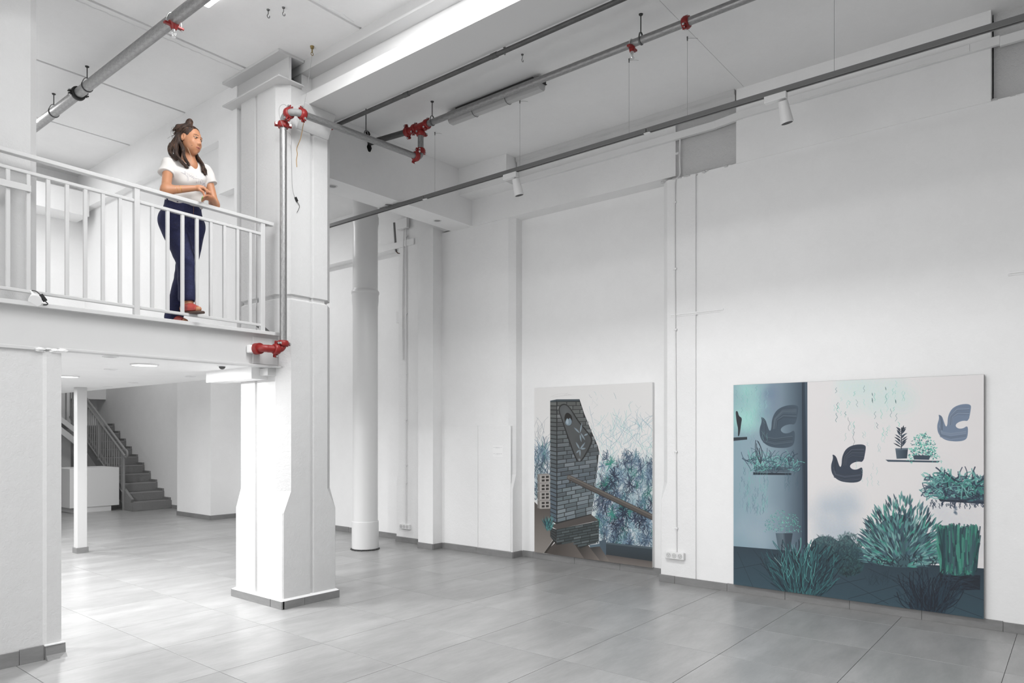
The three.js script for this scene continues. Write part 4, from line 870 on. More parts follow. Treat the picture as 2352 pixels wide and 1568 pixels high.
  const shirt = mesh('t_shirt', net(shirtF, [2.53, 3.41, -5.96], [3.16, 3.88, -5.6], .0055), std({ color: 0xcfccc9, roughness: .9 }), who);
  // printed scrawl across the chest
  const onShirt = (x, y) => { let z = -5.55; for (let i = 0; i < 60; i++) { const d = shirtF(x, y, z); if (d < .0008) break; z -= Math.max(.0006, d * .7); } return V(x, y, z + .0006); };
  const ink = [], scr = (pts) => ink.push(tube(pts.map(([a, b]) => onShirt(2.752 + a * .225, 3.672 - a * .048 + b * .024)),   .0009, 4, false, pts.length * 4));
  scr([[0, .1], [.06, 0], [.1, -.1], [.16, .4], [.13, .9], [.1, .4], [.16, -.3], [.2, -.6]]); scr([[.22, .8], [.23, -.4], [.24, -1.8], [.22, -1.9], [.2, -.5]]); scr([[.27, .6], [.3, -.2], [.34, .5], [.36, -.3], [.4, .4], [.42, -.4], [.45, .3]]);
  scr([[.46, 0], [.54, .1]]); scr([[.52, 1], [.53, -1], [.55, -1.2], [.57, .4], [.59, -.8], [.61, .3]]); for (const o of [.67]) scr([[o, 0], [o + .03, .6], [o + .07, .2], [o + .05, -.6], [o, -.3], [o, 0]]);
  scr([[.77, .8], [.79, -.2], [.78, -.9], [.83, .1], [.86, .7], [.82, 0], [.88, -.8]]); scr([[.9, .7], [.92, -.9]]); scr([[.86, .2], [.97, -.1]]); scr([[.97, .8], [.93, 0], [.98, -.8]]);
  mesh('chest_print', merge(ink), std({ color: 0xa3a0ae, roughness: .8 }), shirt);

  // jeans
  const wrk = (x, y, z) => Math.sin(y * 70 + x * 40) * .0016 * Math.exp(-(((y - 2.95) / .12) ** 2)) + Math.sin(y * 38 - x * 60 + z * 20) * .0015;
  const jeansF = (x, y, z) => {
    const wb = ell([2.845, 3.47, -5.83], [.142, .1, .112])(x, y, z), hip = ell([2.845, 3.335, -5.855], [.187, .125, .135])(x, y, z);
    const lr = blend([cone([2.765, 3.28, -5.845], J.knR, .105, .077), cone(J.knR, [2.803, 2.66, -5.665], .075, .072)], .03)(x, y, z), ll = blend([cone([2.925, 3.28, -5.845], J.knL, .105, .077), cone(J.knL, [2.775, 2.515, -5.85], .074, .07)], .03)(x, y, z);
    let legs = smin(smax(lr, 2.632 - y + (x - 2.8) * .05, .006), smax(ll, 2.478 - y, .006), .012);
    let d = smin(smin(wb, hip, .07), legs, .03);
    d = smax(d, y - 3.495, .006);
    return d + wrk(x, y, z);
  };
  const dn = noiseMap(256, [[64, 1], [128, 1], [12, .7]], 1, 1, 61);
  const jeans = mesh('jeans', net(jeansF, [2.6, 2.45, -6.03], [3.08, 3.52, -5.55], .0065), std({ color: 0xffffff, map: dataTex(256, (i) => { const t = dn[i] - .5; return [clamp(24 + t * 26), clamp(28 + t * 28), clamp(64 + t * 44)]; }, true, .35), roughness: .85 }), who);
  for (const [x, z] of [[2.755, -5.738], [2.845, -5.713], [2.93, -5.735], [2.70, -5.80]]) { const l = mesh('belt_loop', rbx(-.006, .006, -.024, .024, -.004, .004, .002), std({ color: 0x14173a, roughness: .85 }), jeans); l.position.set(x, 3.47, z); l.rotation.y = (x - 2.845) * 3; }
  mesh('button', cyl(V(2.872, 3.468, -5.712), V(2.873, 3.468, -5.704), .008, .008, 14), std({ color: 0xa86a32, metalness: .6, roughness: .4 }), jeans);
  mesh('fly_seam', tube([V(2.872, 3.455, -5.711), V(2.875, 3.4, -5.712), V(2.872, 3.33, -5.717)], .0012, 4), std({ color: 0x9a6a3a, roughness: .8 }), jeans);

  // sandals
  const sandal = (he, to, an) => {
    const s = new THREE.Group(); s.name = 'sandal'; who.add(s);
    const d = sub(to, he), L = Math.hypot(...d), at = (k, dy) => [he[0] + d[0] * k, he[1] + d[1] * k + dy, he[2] + d[2] * k];
    const soleF = (x, y, z) => smax(smax(blend([cone(at(-.08, -.03), at(.4, -.03), .034, .034), cone(at(.4, -.03), at(1.12, -.03), .036, .032)], .02)(x, y, z), y - (he[1] + (d[1]) * .5 - .024), .004), he[1] + d[1] * .5 - .042 - y, .004);
    const upF = (x, y, z) => { let q = blend([cone(at(.1, .012), at(.5, .004), .041, .037), cone(at(.5, .004), at(.92, -.006), .037, .031)], .02)(x, y, z); q = smax(q, -(y - (he[1] - .026)), .004); q = smax(q, y - he[1] - .05, .01); const k = ((x - he[0]) * d[0] + (y - he[1]) * d[1] + (z - he[2]) * d[2]) / (L * L); return smax(q, (k - .93) * L, .006); };
    const lo = [Math.min(he[0], to[0]) - .07, he[1] - .06, Math.min(he[2], to[2]) - .07], hi = [Math.max(he[0], to[0]) + .07, he[1] + .08, Math.max(he[2], to[2]) + .07];
    mesh('sole', net(soleF, lo, hi, .004), std({ color: 0x4d3b33, roughness: .7 }), s);
    mesh('upper', net(upF, lo, hi, .004), std({ color: 0xa03f38, roughness: .5 }), s);
  };
  sandal(J.heR, J.toR); sandal(J.heL, J.toL);
  const gold = std({ color: 0xd9a94a, metalness: .9, roughness: .25 });
  for (const k of [.36, .5]) { const c = V(...J.elR).lerp(V(...J.wrR), k), d = V(...sub(J.wrR, J.elR)).normalize(); const g = new THREE.TorusGeometry(.0345 - k * .011, .0018, 8, 40); g.applyQuaternion(new THREE.Quaternion().setFromUnitVectors(V(0, 0, 1), d.clone().add(V(k === .5 ? .25 : -.1, .1, 0)).normalize())); g.translate(c.x, c.y, c.z); mesh('bracelet', g, gold, who); }
  mesh('ring', new THREE.TorusGeometry(.0095, .0012, 6, 24).rotateY(Math.PI / 2).rotateZ(-.7).translate(2.906, 3.546, -5.554), gold, who);
}
// ---------- the two canvases ----------
function homography(src, W, H) {                              // four corners (tl, tr, br, bl) of a slanted outline to the flat canvas
  const dst = [[0, 0], [W, 0], [W, H], [0, H]], A = [], b = [];
  for (let i = 0; i < 4; i++) { const [x, y] = src[i], [u, v] = dst[i]; A.push([x, y, 1, 0, 0, 0, -u * x, -u * y]); b.push(u); A.push([0, 0, 0, x, y, 1, -v * x, -v * y]); b.push(v); }
  for (let i = 0; i < 8; i++) { let p = i; for (let r = i + 1; r < 8; r++) if (Math.abs(A[r][i]) > Math.abs(A[p][i])) p = r; [A[i], A[p]] = [A[p], A[i]]; [b[i], b[p]] = [b[p], b[i]]; for (let r = 0; r < 8; r++) if (r !== i) { const f = A[r][i] / A[i][i]; for (let c = i; c < 8; c++) A[r][c] -= f * A[i][c]; b[r] -= f * b[i]; } }
  const h = b.map((v, i) => v / A[i][i]);
  return (x, y) => { const w = h[6] * x + h[7] * y + 1; return [(h[0] * x + h[1] * y + h[2]) / w, (h[3] * x + h[4] * y + h[5]) / w]; };
}
function easel(W, H, corners) {
  const cv = document.createElement('canvas'); cv.width = W; cv.height = H; const c = cv.getContext('2d'), m = homography(corners, W, H), sc = W / (corners[1][0] - corners[0][0]);
  const path = (pts) => { c.beginPath(); pts.forEach(([x, y], i) => { const [a, b] = m(x, y); i ? c.lineTo(a, b) : c.moveTo(a, b); }); };
  const smooth = (pts) => { c.beginPath(); const q = pts.map(([x, y]) => m(x, y)); const n = q.length; c.moveTo((q[0][0] + q[n - 1][0]) / 2, (q[0][1] + q[n - 1][1]) / 2); for (let i = 0; i < n; i++) { const a = q[i], b = q[(i + 1) % n]; c.quadraticCurveTo(a[0], a[1], (a[0] + b[0]) / 2, (a[1] + b[1]) / 2); } c.closePath(); };
  const rgba = (k, a = 1) => `rgba(${k[0] | 0},${k[1] | 0},${k[2] | 0},${a})`;
  const K = {
    cv, c, m, sc, rgba,
    poly(pts, k, a = 1) { path(pts); c.closePath(); c.fillStyle = Array.isArray(k) ? rgba(k, a) : k; c.fill(); },
    blob(pts, k, a = 1) { smooth(pts); c.fillStyle = rgba(k, a); c.fill(); },
    line(pts, k, w, a = 1) { path(pts); c.strokeStyle = rgba(k, a); c.lineWidth = w * sc; c.lineCap = 'round'; c.lineJoin = 'round'; c.stroke(); },
    grad(x0, y0, x1, y1, stops) { const a = m(x0, y0), b = m(x1, y1), g = c.createLinearGradient(a[0], a[1], b[0], b[1]); for (const [t, k, al] of stops) g.addColorStop(t, rgba(k, al ?? 1)); return g; },
    puff(x, y, r, k, a, ry = r) { const [u, v] = m(x, y); c.save(); c.translate(u, v); c.scale(1, ry / r); const g = c.createRadialGradient(0, 0, 0, 0, 0, r * sc); g.addColorStop(0, rgba(k, a)); g.addColorStop(1, rgba(k, 0)); c.fillStyle = g; c.beginPath(); c.arc(0, 0, r * sc, 0, 7); c.fill(); c.restore(); },
    leaf(x, y, ang, len, w, k, a = 1, bend = 0) {             // one tapered brush stroke
      const [u, v] = m(x, y), L = len * sc, q = w * sc; c.save(); c.translate(u, v); c.rotate(ang); c.beginPath(); c.moveTo(0, 0); c.quadraticCurveTo(L * .45, bend * L - q, L, bend * L * .8); c.quadraticCurveTo(L * .45, bend * L + q, 0, 0); c.fillStyle = rgba(k, a); c.fill(); c.restore();
    },
    blade(x, y, x2, y2, w, k, a = 1, sag = 0) { const dx = x2 - x, dy = y2 - y; const p = []; for (let i = 0; i <= 8; i++) { const t = i / 8; p.push([x + dx * t - dy * sag * Math.sin(t * 3.14), y + dy * t + dx * sag * Math.sin(t * 3.14)]); } K.line(p, k, w, a); },
    squiggle(x, y, len, amp, k, w, a) { const p = []; let px = x, ph = rr(0, 6); for (let i = 0; i <= 6; i++) { p.push([px + Math.sin(ph + i * 1.5) * amp, y + len * i / 6]); px += rr(-1.5, 1.5); } K.line(p, k, w, a); },
    texture() { const t = new THREE.CanvasTexture(cv); t.colorSpace = THREE.SRGBColorSpace; t.anisotropy = 8; return t; },
  };
  return K;
}
const pick = (l) => l[Math.floor(rnd() * l.length)];
const lite = (k, t) => k.map((v) => clamp(v + (t > 0 ? (255 - v) * t : v * t)));

function paintChimney() {
  const K = easel(1100, 1400, [[92, 135], [990, 93], [988, 1511], [92, 1397]]), { c } = K;
  const paper = [226, 225, 224]; c.fillStyle = K.rgba(paper); c.fillRect(0, 0, 1100, 1400);
  const tones = [[44, 62, 86], [62, 84, 108], [80, 106, 130], [72, 118, 132], [56, 122, 116], [104, 136, 158], [138, 172, 186], [34, 46, 68], [70, 94, 122], [92, 120, 146]];
  // pale wash behind the reeds
  for (let i = 0; i < 90; i++) K.puff(rr(560, 990), rr(700, 1330), rr(50, 120), pick([[120, 150, 170], [110, 165, 165], [90, 120, 145]]), .16);
  for (let i = 0; i < 30; i++) K.puff(rr(92, 215), rr(620, 1000), rr(40, 70), [96, 130, 150], .2);
  // thin far reeds
  for (let i = 0; i < 320; i++) { const x = rr(540, 1000), y = rr(420, 900), l = rr(50, 170), a = rr(-1.1, 1.1) - 1.57; K.blade(x, y, x + Math.cos(a) * l, y + Math.sin(a) * l, rr(1, 2.6), pick([[150, 190, 200], [120, 165, 175], [104, 140, 160], [140, 205, 195]]), rr(.3, .7), rr(-.2, .2)); }
  for (let i = 0; i < 26; i++) { const x = rr(520, 980), y = rr(180, 430), l = rr(20, 60), a = rr(-2.4, -.7); K.blade(x, y, x + Math.cos(a) * l, y + Math.sin(a) * l, rr(.8, 2), pick([[150, 170, 175], [120, 175, 175], [110, 130, 145]]), .6, rr(-.15, .15)); }
  for (let i = 0; i < 5; i++) K.blade(rr(190, 330), rr(180, 215), rr(330, 400), rr(170, 195), 1, [190, 188, 186], .7, rr(-.1, .1));
  // palm-like bursts, denser and darker towards the ground
  for (let n = 0; n < 150; n++) {
    const y = 640 + Math.pow(rnd(), .8) * 700, x = rr(555, 995), k = pick(tones), dark = (y - 640) / 700, R = rr(50, 120);
    for (let i = 0; i < 26; i++) { const a = rr(0, 6.283), l = R * rr(.5, 1), q = lite(k, rr(-.25, .35) - dark * .1); K.blade(x, y, x + Math.cos(a) * l * .6, y + Math.sin(a) * l, rr(1.2, 4), q, .8, rr(-.25, .25)); }
  }
  for (let n = 0; n < 14; n++) { const x = rr(590, 980), y = rr(690, 1180), k = pick([[34, 110, 98], [42, 130, 116], [24, 36, 58], [30, 40, 64]]); for (let i = 0; i < 26; i++) { const a = rr(0, 6.283), l = rr(30, 74); K.blade(x, y, x + Math.cos(a) * l * .8, y + Math.sin(a) * l, rr(2, 4.5), lite(k, rr(-.2, .2)), .9, rr(-.2, .2)); } }
  for (let n = 0; n < 60; n++) { K.leaf(rr(565, 990), rr(1000, 1330), rr(-2.2, -1), rr(12, 30), rr(2, 5), [222, 224, 226], .8); }
  // left reeds
  for (let i = 0; i < 420; i++) { const x = rr(88, 216), y = rr(620, 1010), l = rr(40, 150) * (y < 760 ? 1 : .5), a = rr(-.8, .8) - 1.57; K.blade(x, y, x + Math.cos(a) * l, y + Math.sin(a) * l, rr(1.5, 4.5), lite(pick(tones), y > 720 ? -.25 : .1), rr(.5, .9), rr(-.2, .2)); }
  for (let i = 0; i < 18; i++) { const x = rr(95, 205), y = rr(470, 600), l = rr(60, 160), a = rr(-.5, .5) - 1.57; K.blade(x, y, x + Math.cos(a) * l, y + Math.sin(a) * l, 1.5, [110, 120, 132], .7, rr(-.2, .2)); }
  // ground
  K.poly([[92, 1010], [140, 1060], [215, 1060], [240, 1290], [165, 1405], [80, 1405]], K.grad(150, 1060, 150, 1400, [[0, [84, 78, 74]], [.45, [112, 106, 101]], [1, [138, 132, 127]]]));
  K.poly([[580, 1335], [988, 1372], [990, 1530], [300, 1530], [420, 1400]], K.grad(800, 1400, 800, 1511, [[0, [58, 54, 52]], [.5, [104, 98, 94]], [1, [128, 121, 116]]]));
  K.poly([[636, 1318], [990, 1354], [990, 1462], [636, 1412]], K.grad(800, 1330, 800, 1440, [[0, [66, 78, 86]], [.12, [84, 98, 106]], [.2, [54, 65, 73]], [1, [46, 54, 60]]]));
  K.poly([[585, 1310], [638, 1298], [638, 1415], [600, 1430]], [74, 90, 102]); K.poly([[510, 1340], [590, 1330], [592, 1352], [520, 1372]], [88, 106, 118]); K.poly([[520, 1372], [592, 1352], [594, 1420], [552, 1400]], [56, 68, 78]);
  const brown = (a, b) => K.grad(300, 1320, 460, 1460, [[0, a], [1, b]]);
  K.poly([[165, 1405], [260, 1315], [400, 1310], [475, 1450]], brown([74, 68, 64], [112, 105, 100])); K.poly([[395, 1330], [505, 1345], [600, 1470], [475, 1450]], K.grad(440, 1360, 570, 1470, [[0, [58, 54, 51]], [1, [120, 112, 107]]])); K.poly([[515, 1360], [590, 1350], [680, 1490], [600, 1470]], K.grad(540, 1370, 640, 1470, [[0, [60, 58, 57]], [1, [122, 115, 110]]]));
  K.poly([[165, 1405], [240, 1295], [250, 1310], [182, 1405]], [48, 43, 40]);
  // block stack
  for (let r = 0; r < 4; r++) {
    const y = 797 + r * 66.5;
    K.poly([[115, y], [150, y + 8], [150, y + 70], [115, y + 62]], [122, 118, 115]); K.poly([[132, y - 2], [212, y + 4], [212, y + 66], [132, y + 68]], [164, 160, 156]); K.poly([[115, y], [190, y - 4], [212, y + 6], [134, y + 10]], [140, 136, 133]);
    for (const [dx, dy] of [[148, 16], [180, 14], [148, 42], [180, 40]]) K.poly([[dx, y + dy], [dx + 22, y + dy - 1], [dx + 22, y + dy + 15], [dx, y + dy + 16]], [48, 44, 42]);
  }
  // brick pillar
  const right = (y) => { if (y < 575) return 437 + (y - 222) * .385; if (y < 620) return 575 + (y - 575) * .2; return 584 - (y - 620) * .118; };
  K.poly([[213, 236], [262, 224], [437, 222], [472, 330], [520, 450], [575, 580], [585, 620], [575, 720], [526, 1125], [262, 1184], [213, 1150]], [40, 42, 43]);
  K.poly([[213, 232], [262, 222], [437, 221], [437, 236], [262, 238], [213, 243]], [66, 76, 82]);
  const rows = 29;
  const brick = (pts, k) => { const [p0, p1, p2, p3] = pts, mx = (p0[0] + p2[0]) / 2, my = (p0[1] + p2[1]) / 2; K.blob([p0, [mx, p0[1] + (p1[1] - p0[1]) / 2], p1, p1, [p1[0], my], p2, p2, [mx, p2[1] + (p3[1] - p2[1]) / 2], p3, p3, [p0[0], my], p0], k); };
  for (let r = 0; r < rows; r++) {
    const t0 = r / rows, y0 = 240 + t0 * 930, h = 930 / rows;
    const tint = [104 - 18 * t0, 106 - 4 * t0, 104 + 12 * t0];
    brick([[214, y0 + 4 - t0 * 22], [260, y0 + 4], [260, y0 + h - 3], [214, y0 + h - 4 - t0 * 22]], lite(tint, rr(-.16, .02)));
    const slope = -t0 * .26; let x = 266 - (r % 2 ? 40 : 0);
    while (x < 600) {
      const w = rr(66, 96), a = Math.max(266, x + 2), e = y0 + slope * (x + w - 266), b = Math.min(right(e) + (r % 2 ? 4 : -3), x + w - 3);
      if (b - a > 12) { const ya = y0 + slope * (a - 266), yb = y0 + slope * (b - 266), k = lite(r > 20 ? [104, 116, 122] : tint, rr(-.22, .16)); brick([[a, ya + 3], [b, yb + 3], [b, yb + h - 3], [a, ya + h - 3]], k); K.line([[a + 6, ya + 7], [b - 6, yb + 7]], lite(k, .16), 3, .5); }
      x += w;
    }
  }
  K.line([[262, 232], [263, 1180]], [30, 31, 32], 4);
  // plaque
  K.blob([[272, 300], [290, 262], [330, 252], [372, 290], [430, 390], [500, 470], [542, 528], [520, 590], [462, 690], [436, 708], [408, 690], [360, 560], [300, 380]], [34, 34, 34]);
  K.blob([[280, 300], [296, 270], [330, 262], [366, 298], [424, 396], [494, 478], [530, 528], [508, 588], [456, 682], [436, 698], [416, 684], [368, 556], [308, 380]], [80, 83, 84]);
  K.puff(330, 320, 70, [108, 112, 114], .5); K.puff(470, 560, 90, [60, 62, 63], .6);
  K.blob([[318, 372], [330, 328], [352, 324], [378, 348], [384, 392], [368, 428], [340, 424]], [30, 28, 26]); K.blob([[324, 404], [342, 360], [352, 380], [362, 360], [382, 392], [368, 424], [342, 424]], [124, 140, 150]); K.blob([[330, 400], [344, 366], [354, 388], [352, 418]], [158, 172, 182]);
  for (const [x, y, a, l] of [[440, 480, -1.4, 70], [438, 482, -2.5, 60], [446, 480, .9, 60], [440, 490, 1.3, 55], [470, 500, -.4, 36], [440, 605, -.9, 62], [438, 606, -2.2, 58], [440, 606, 1.5, 50], [446, 604, -.2, 40], [436, 612, 2.4, 34]]) { K.leaf(x, y, a, l, 13, [118, 130, 138], .9, .06); K.leaf(x, y, a, l * .8, 5, [150, 166, 176], .7, .05); }
  K.puff(435, 688, 14, [150, 158, 162], .9);
  // plinth
  K.poly([[218, 1184], [262, 1180], [526, 1108], [584, 1152], [262, 1222], [232, 1206]], [78, 73, 70]);
  K.poly([[213, 1208], [260, 1222], [260, 1342], [213, 1276]], [36, 38, 38]); K.poly([[258, 1222], [584, 1156], [582, 1312], [440, 1368], [390, 1318], [262, 1342]], [38, 41, 42]);
  for (let r = 0; r < 8; r++) { let x = 262 - (r % 2) * 34; while (x < 580) { const w = rr(56, 74), a = Math.max(262, x), b = Math.min(580, x + w - 4); const y = 1226 + r * 21; if (b - a > 10 && !(y + 14 - .2 * (b - 262) > 1335 && b < 400) && y - .2 * (b - 262) < 1330) K.poly([[a, y - .2 * (a - 262)], [b, y - .2 * (b - 262)], [b, y + 15 - .2 * (b - 262)], [a, y + 15 - .2 * (a - 262)]], lite([74, 84, 86], rr(-.2, .12))); x += w; } }
  for (let r = 0; r < 4; r++) K.poly([[216, 1216 + r * 17], [256, 1230 + r * 24], [256, 1245 + r * 24], [216, 1228 + r * 17]], [58, 63, 65]);
  // tube handrail
  K.line([[362, 862], [366, 838]], [60, 58, 56], 12); K.line([[358, 824], [995, 1128]], [52, 48, 46], 36); K.line([[358, 822], [995, 1126]], [84, 79, 75], 30); K.line([[362, 815], [990, 1114]], [112, 106, 101], 9, .8); K.puff(352, 822, 18, [112, 107, 103], 1);
  // tuft
  for (let i = 0; i < 90; i++) { const a = rr(-2.3, -.8); K.leaf(rr(180, 215), rr(1190, 1240), a, rr(30, 90), rr(3, 6), pick([[36, 78, 86], [52, 112, 116], [30, 52, 62], [88, 150, 146]]), .9, rr(-.1, .1)); }
  return K;
}

function paintCourtyard() {
  const K = easel(1500, 1434, [[72, 120], [1575, 52], [1570, 1512], [72, 1313]]), { c } = K;
  c.fillStyle = K.rgba([226, 223, 223]); c.fillRect(0, 0, 1500, 1434);
  for (let i = 0; i < 60; i++) K.puff(rr(540, 820), rr(760, 1060), rr(60, 120), [150, 170, 188], .1);
  for (let i = 0; i < 26; i++) K.puff(rr(1280, 1560), rr(620, 1150), rr(70, 130), [178, 188, 200], .09);
  for (let i = 0; i < 40; i++) K.puff(rr(700, 1100), rr(80, 260), rr(60, 120), [190, 224, 218], .1);
  // left bay
  K.poly([[60, 100], [486, 90], [486, 1160], [60, 1110]], K.grad(72, 500, 486, 500, [[0, [136, 162, 174]], [.45, [142, 164, 176]], [.72, [120, 140, 153]], [.9, [86, 103, 117]], [1, [66, 82, 96]]]));
  for (let i = 0; i < 60; i++) K.puff(rr(72, 250), rr(110, 380), rr(60, 120), [166, 222, 212], .12);
  for (let i = 0; i < 30; i++) K.puff(rr(230, 330), rr(120, 330), rr(40, 90), [96, 118, 146], .08);
  for (let i = 0; i < 24; i++) K.puff(rr(72, 330), rr(860, 1090), rr(60, 120), [170, 184, 192], .1);
  K.poly([[484, 92], [517, 90], [517, 1180], [484, 1160]], K.grad(484, 600, 517, 600, [[0, [52, 68, 84]], [.35, [34, 48, 62]], [.8, [38, 54, 70]], [1, [70, 86, 100]]]));
  // floor
  K.poly([[60, 1084], [380, 1108], [486, 1140], [517, 1145], [880, 1168], [1590, 1212], [1590, 1540], [60, 1330]], K.grad(600, 1100, 600, 1420, [[0, [40, 56, 68]], [.4, [48, 68, 80]], [1, [56, 80, 92]]]));
  for (const l of [[[95, 1120], [190, 1330]], [[190, 1105], [352, 1310]], [[280, 1112], [420, 1290]], [[72, 1222], [330, 1172]], [[880, 1215], [1140, 1330]], [[700, 1260], [1000, 1425]], [[600, 1330], [860, 1275]], [[760, 1395], [1110, 1300]], [[900, 1430], [1260, 1310]], [[1280, 1400], [1560, 1500]], [[1010, 1255], [1100, 1290]], [[1150, 1440], [1400, 1350]], [[1380, 1330], [1570, 1400]]]) K.line(l, [26, 38, 48], 3, .75);
  // doves in one sweep of a broad brush
  const dove = (dx, dy, s, k, sk) => {
    const o = [[665, 530], [690, 545], [700, 580], [712, 612], [722, 600], [724, 545], [750, 495], [805, 472], [868, 474], [866, 510], [852, 580], [822, 574], [786, 584], [768, 604], [786, 624], [818, 624], [848, 604], [848, 662], [836, 696], [780, 704], [706, 694], [664, 655], [656, 600], [672, 556]].map(([x, y]) => [dx + (x - 655) * s, dy + (y - 470) * s + (x - 655) * sk]);
    K.blob(o, k); const f = (x, y) => [dx + (x - 655) * s, dy + (y - 470) * s + (x - 655) * sk];
    for (let i = 0; i < 26; i++) { const t = rr(0, 1), q = lite(k, rr(-.35, .3)); K.line([f(672, 600 + t * 30), f(690 - t * 14, 640 + t * 34), f(740, 650 + t * 44), f(835, 640 + t * 44)], q, rr(1.5, 4), .5); K.line([f(726 + t * 34, 600 - t * 4), f(734 + t * 30, 540 + t * 20), f(780 + t * 10, 490 + t * 66), f(856, 486 + t * 80)], lite(k, rr(-.35, .3)), rr(1.5, 4), .5); }
    for (let i = 0; i < 8; i++) { const t = rnd(); K.line([f(668 + t * 16, 536 + t * 8), f(678 + t * 14, 580), f(672 + t * 20, 630)], lite(k, rr(-.4, .15)), 3, .5); }
  };
  dove(225, 240, 1.12, [64, 80, 94], -.03); dove(655, 470, 1, [50, 60, 76], 0); dove(1292, 232, .97, [116, 132, 154], -.03);
  // falling tendrils
  for (let i = 0; i < 46; i++) K.squiggle(rr(680, 1115), rr(90, 420), rr(20, 60), 5, pick([[120, 196, 180], [90, 160, 150], [70, 110, 116], [160, 214, 204]]), rr(1.2, 3), .8);
  for (let i = 0; i < 16; i++) K.squiggle(rr(740, 990), rr(360, 690), rr(20, 60), 4, pick([[150, 205, 195], [120, 170, 170]]), rr(1, 2.2), .6);
  for (let i = 0; i < 60; i++) K.squiggle(rr(80, 285), rr(110, 430), rr(20, 60), 4, pick([[110, 190, 176], [84, 140, 146], [150, 214, 204]]), rr(1, 2.2), .6);
  for (let i = 0; i < 2; i++) K.squiggle(765 + i * 28, 312 + i * 90, 80, 6, [84, 96, 104], 1.8, .8);
  for (let i = 0; i < 6; i++) K.leaf(pick([745, 905, 985, 1045]), rr(110, 230), 1.4, 26, 4, [56, 96, 96], .9);
  // small statue on a shelf
  K.poly([[72, 434], [154, 430], [154, 446], [72, 454]], [38, 48, 58]); K.blob([[84, 274], [98, 276], [104, 306], [124, 316], [118, 350], [112, 400], [106, 426], [98, 428], [100, 380], [92, 350], [88, 318]], [34, 40, 48]);
  // left shelf trough
  K.poly([[190, 642], [420, 646], [420, 658], [190, 657]], [34, 46, 58]); K.poly([[196, 606], [414, 608], [410, 642], [200, 640]], [76, 92, 104]);
  for (let i = 0; i < 200; i++) { const x = rr(160, 440), y = rr(560, 640), a = rr(-2.9, -.2), l = rr(20, 80); K.blade(x, y, x + Math.cos(a) * l, y + Math.sin(a) * l, rr(2, 5), pick([[52, 78, 92], [84, 130, 136], [110, 184, 172], [40, 58, 72]]), .8, rr(-.4, .4)); }
  for (let i = 0; i < 6; i++) K.blade(235, 590, rr(200, 250), rr(450, 500), 5, [46, 58, 70], .9, rr(-.2, .2));
  for (let i = 0; i < 130; i++) K.squiggle(110 + 170 * rnd() ** .8, rr(600, 860), rr(20, 60), 3, pick([[96, 150, 154], [120, 186, 176], [76, 108, 122]]), rr(1.2, 3), .6);
  for (let i = 0; i < 40; i++) K.squiggle(rr(380, 460), rr(590, 720), rr(20, 50), 3, pick([[80, 110, 122], [60, 84, 98]]), rr(1.2, 2.6), .6);
  // left pot
  K.poly([[325, 1006], [428, 1006], [412, 1108], [342, 1106]], K.grad(325, 1050, 428, 1050, [[0, [80, 98, 110]], [.45, [96, 112, 122]], [.6, [58, 72, 84]], [1, [48, 60, 72]]]));
  for (let i = 0; i < 230; i++) { const a = rr(-3.1, 0), q = Math.sqrt(rnd()), x = 370 + Math.cos(a) * 115 * q, y = 1000 + Math.sin(a) * 130 * q; K.leaf(x, y, rr(0, 6.28), rr(8, 16), rr(3, 6), pick([[84, 168, 150], [120, 196, 176], [66, 130, 124], [98, 150, 150]]), .85); }
  // middle shelf with two pots
  K.poly([[985, 564], [1312, 570], [1300, 580], [1000, 576]], [64, 78, 92]); K.poly([[1044, 496], [1120, 494], [1114, 556], [1052, 558]], K.grad(1044, 520, 1120, 520, [[0, [86, 100, 112]], [.5, [66, 80, 94]], [1, [44, 56, 70]]])); K.poly([[1044, 496], [1120, 494], [1120, 504], [1046, 507]], [96, 110, 122]);
  for (let i = 0; i < 9; i++) { const y = 490 - i * 13; for (const s of [-1, 1]) K.leaf(1079, y, s > 0 ? rr(-.95, -.5) : Math.PI + rr(.5, .95), 52 - i * 2.2, 8, pick([[46, 58, 74], [60, 78, 94], [36, 46, 60]]), .95, s * -.05); }
  K.line([[1080, 500], [1082, 372]], [40, 50, 64], 5); K.leaf(1082, 400, -1.3, 46, 9, [30, 40, 52]);
  for (let i = 0; i < 330; i++) { const a = rr(-3.14, 0), q = Math.sqrt(rnd()), x = 1210 + Math.cos(a) * 82 * q, y = 552 + Math.sin(a) * 150 * q; K.leaf(x, y, rr(0, 6.28), rr(9, 16), rr(4, 7), pick([[96, 186, 168], [140, 208, 194], [66, 128, 128], [52, 92, 100], [116, 196, 178]]), .85); }
  K.poly([[1148, 536], [1254, 538], [1246, 564], [1156, 562]], [56, 72, 86]); for (let i = 0; i < 30; i++) K.leaf(pick([rr(1120, 1150), rr(1265, 1320)]), rr(520, 580), rr(0, 3), 14, 4, [100, 184, 168], .8);
  // right trough
  K.poly([[1300, 796], [1580, 806], [1580, 826], [1312, 812]], [36, 48, 62]); K.poly([[1322, 740], [1580, 744], [1580, 812], [1330, 800]], [64, 80, 96]);
  for (let i = 0; i < 320; i++) { const x = rr(1300, 1590), y = rr(680, 800), a = rr(-3.3, .1), l = rr(24, 110); K.blade(x, y, x + Math.cos(a) * l, y + Math.sin(a) * l * .9, rr(4, 10), pick([[44, 58, 78], [64, 92, 108], [96, 160, 156], [60, 130, 122], [36, 48, 66], [120, 178, 172]]), .85, rr(-.3, .3)); }
  for (let i = 0; i < 80; i++) { const x = rr(1240, 1330), y = rr(660, 780), a = rr(2.2, 4), l = rr(20, 60); K.blade(x, y, x + Math.cos(a) * l, y + Math.sin(a) * l, rr(4, 8), pick([[56, 74, 92], [84, 140, 140], [120, 184, 176]]), .8, rr(-.4, .4)); }
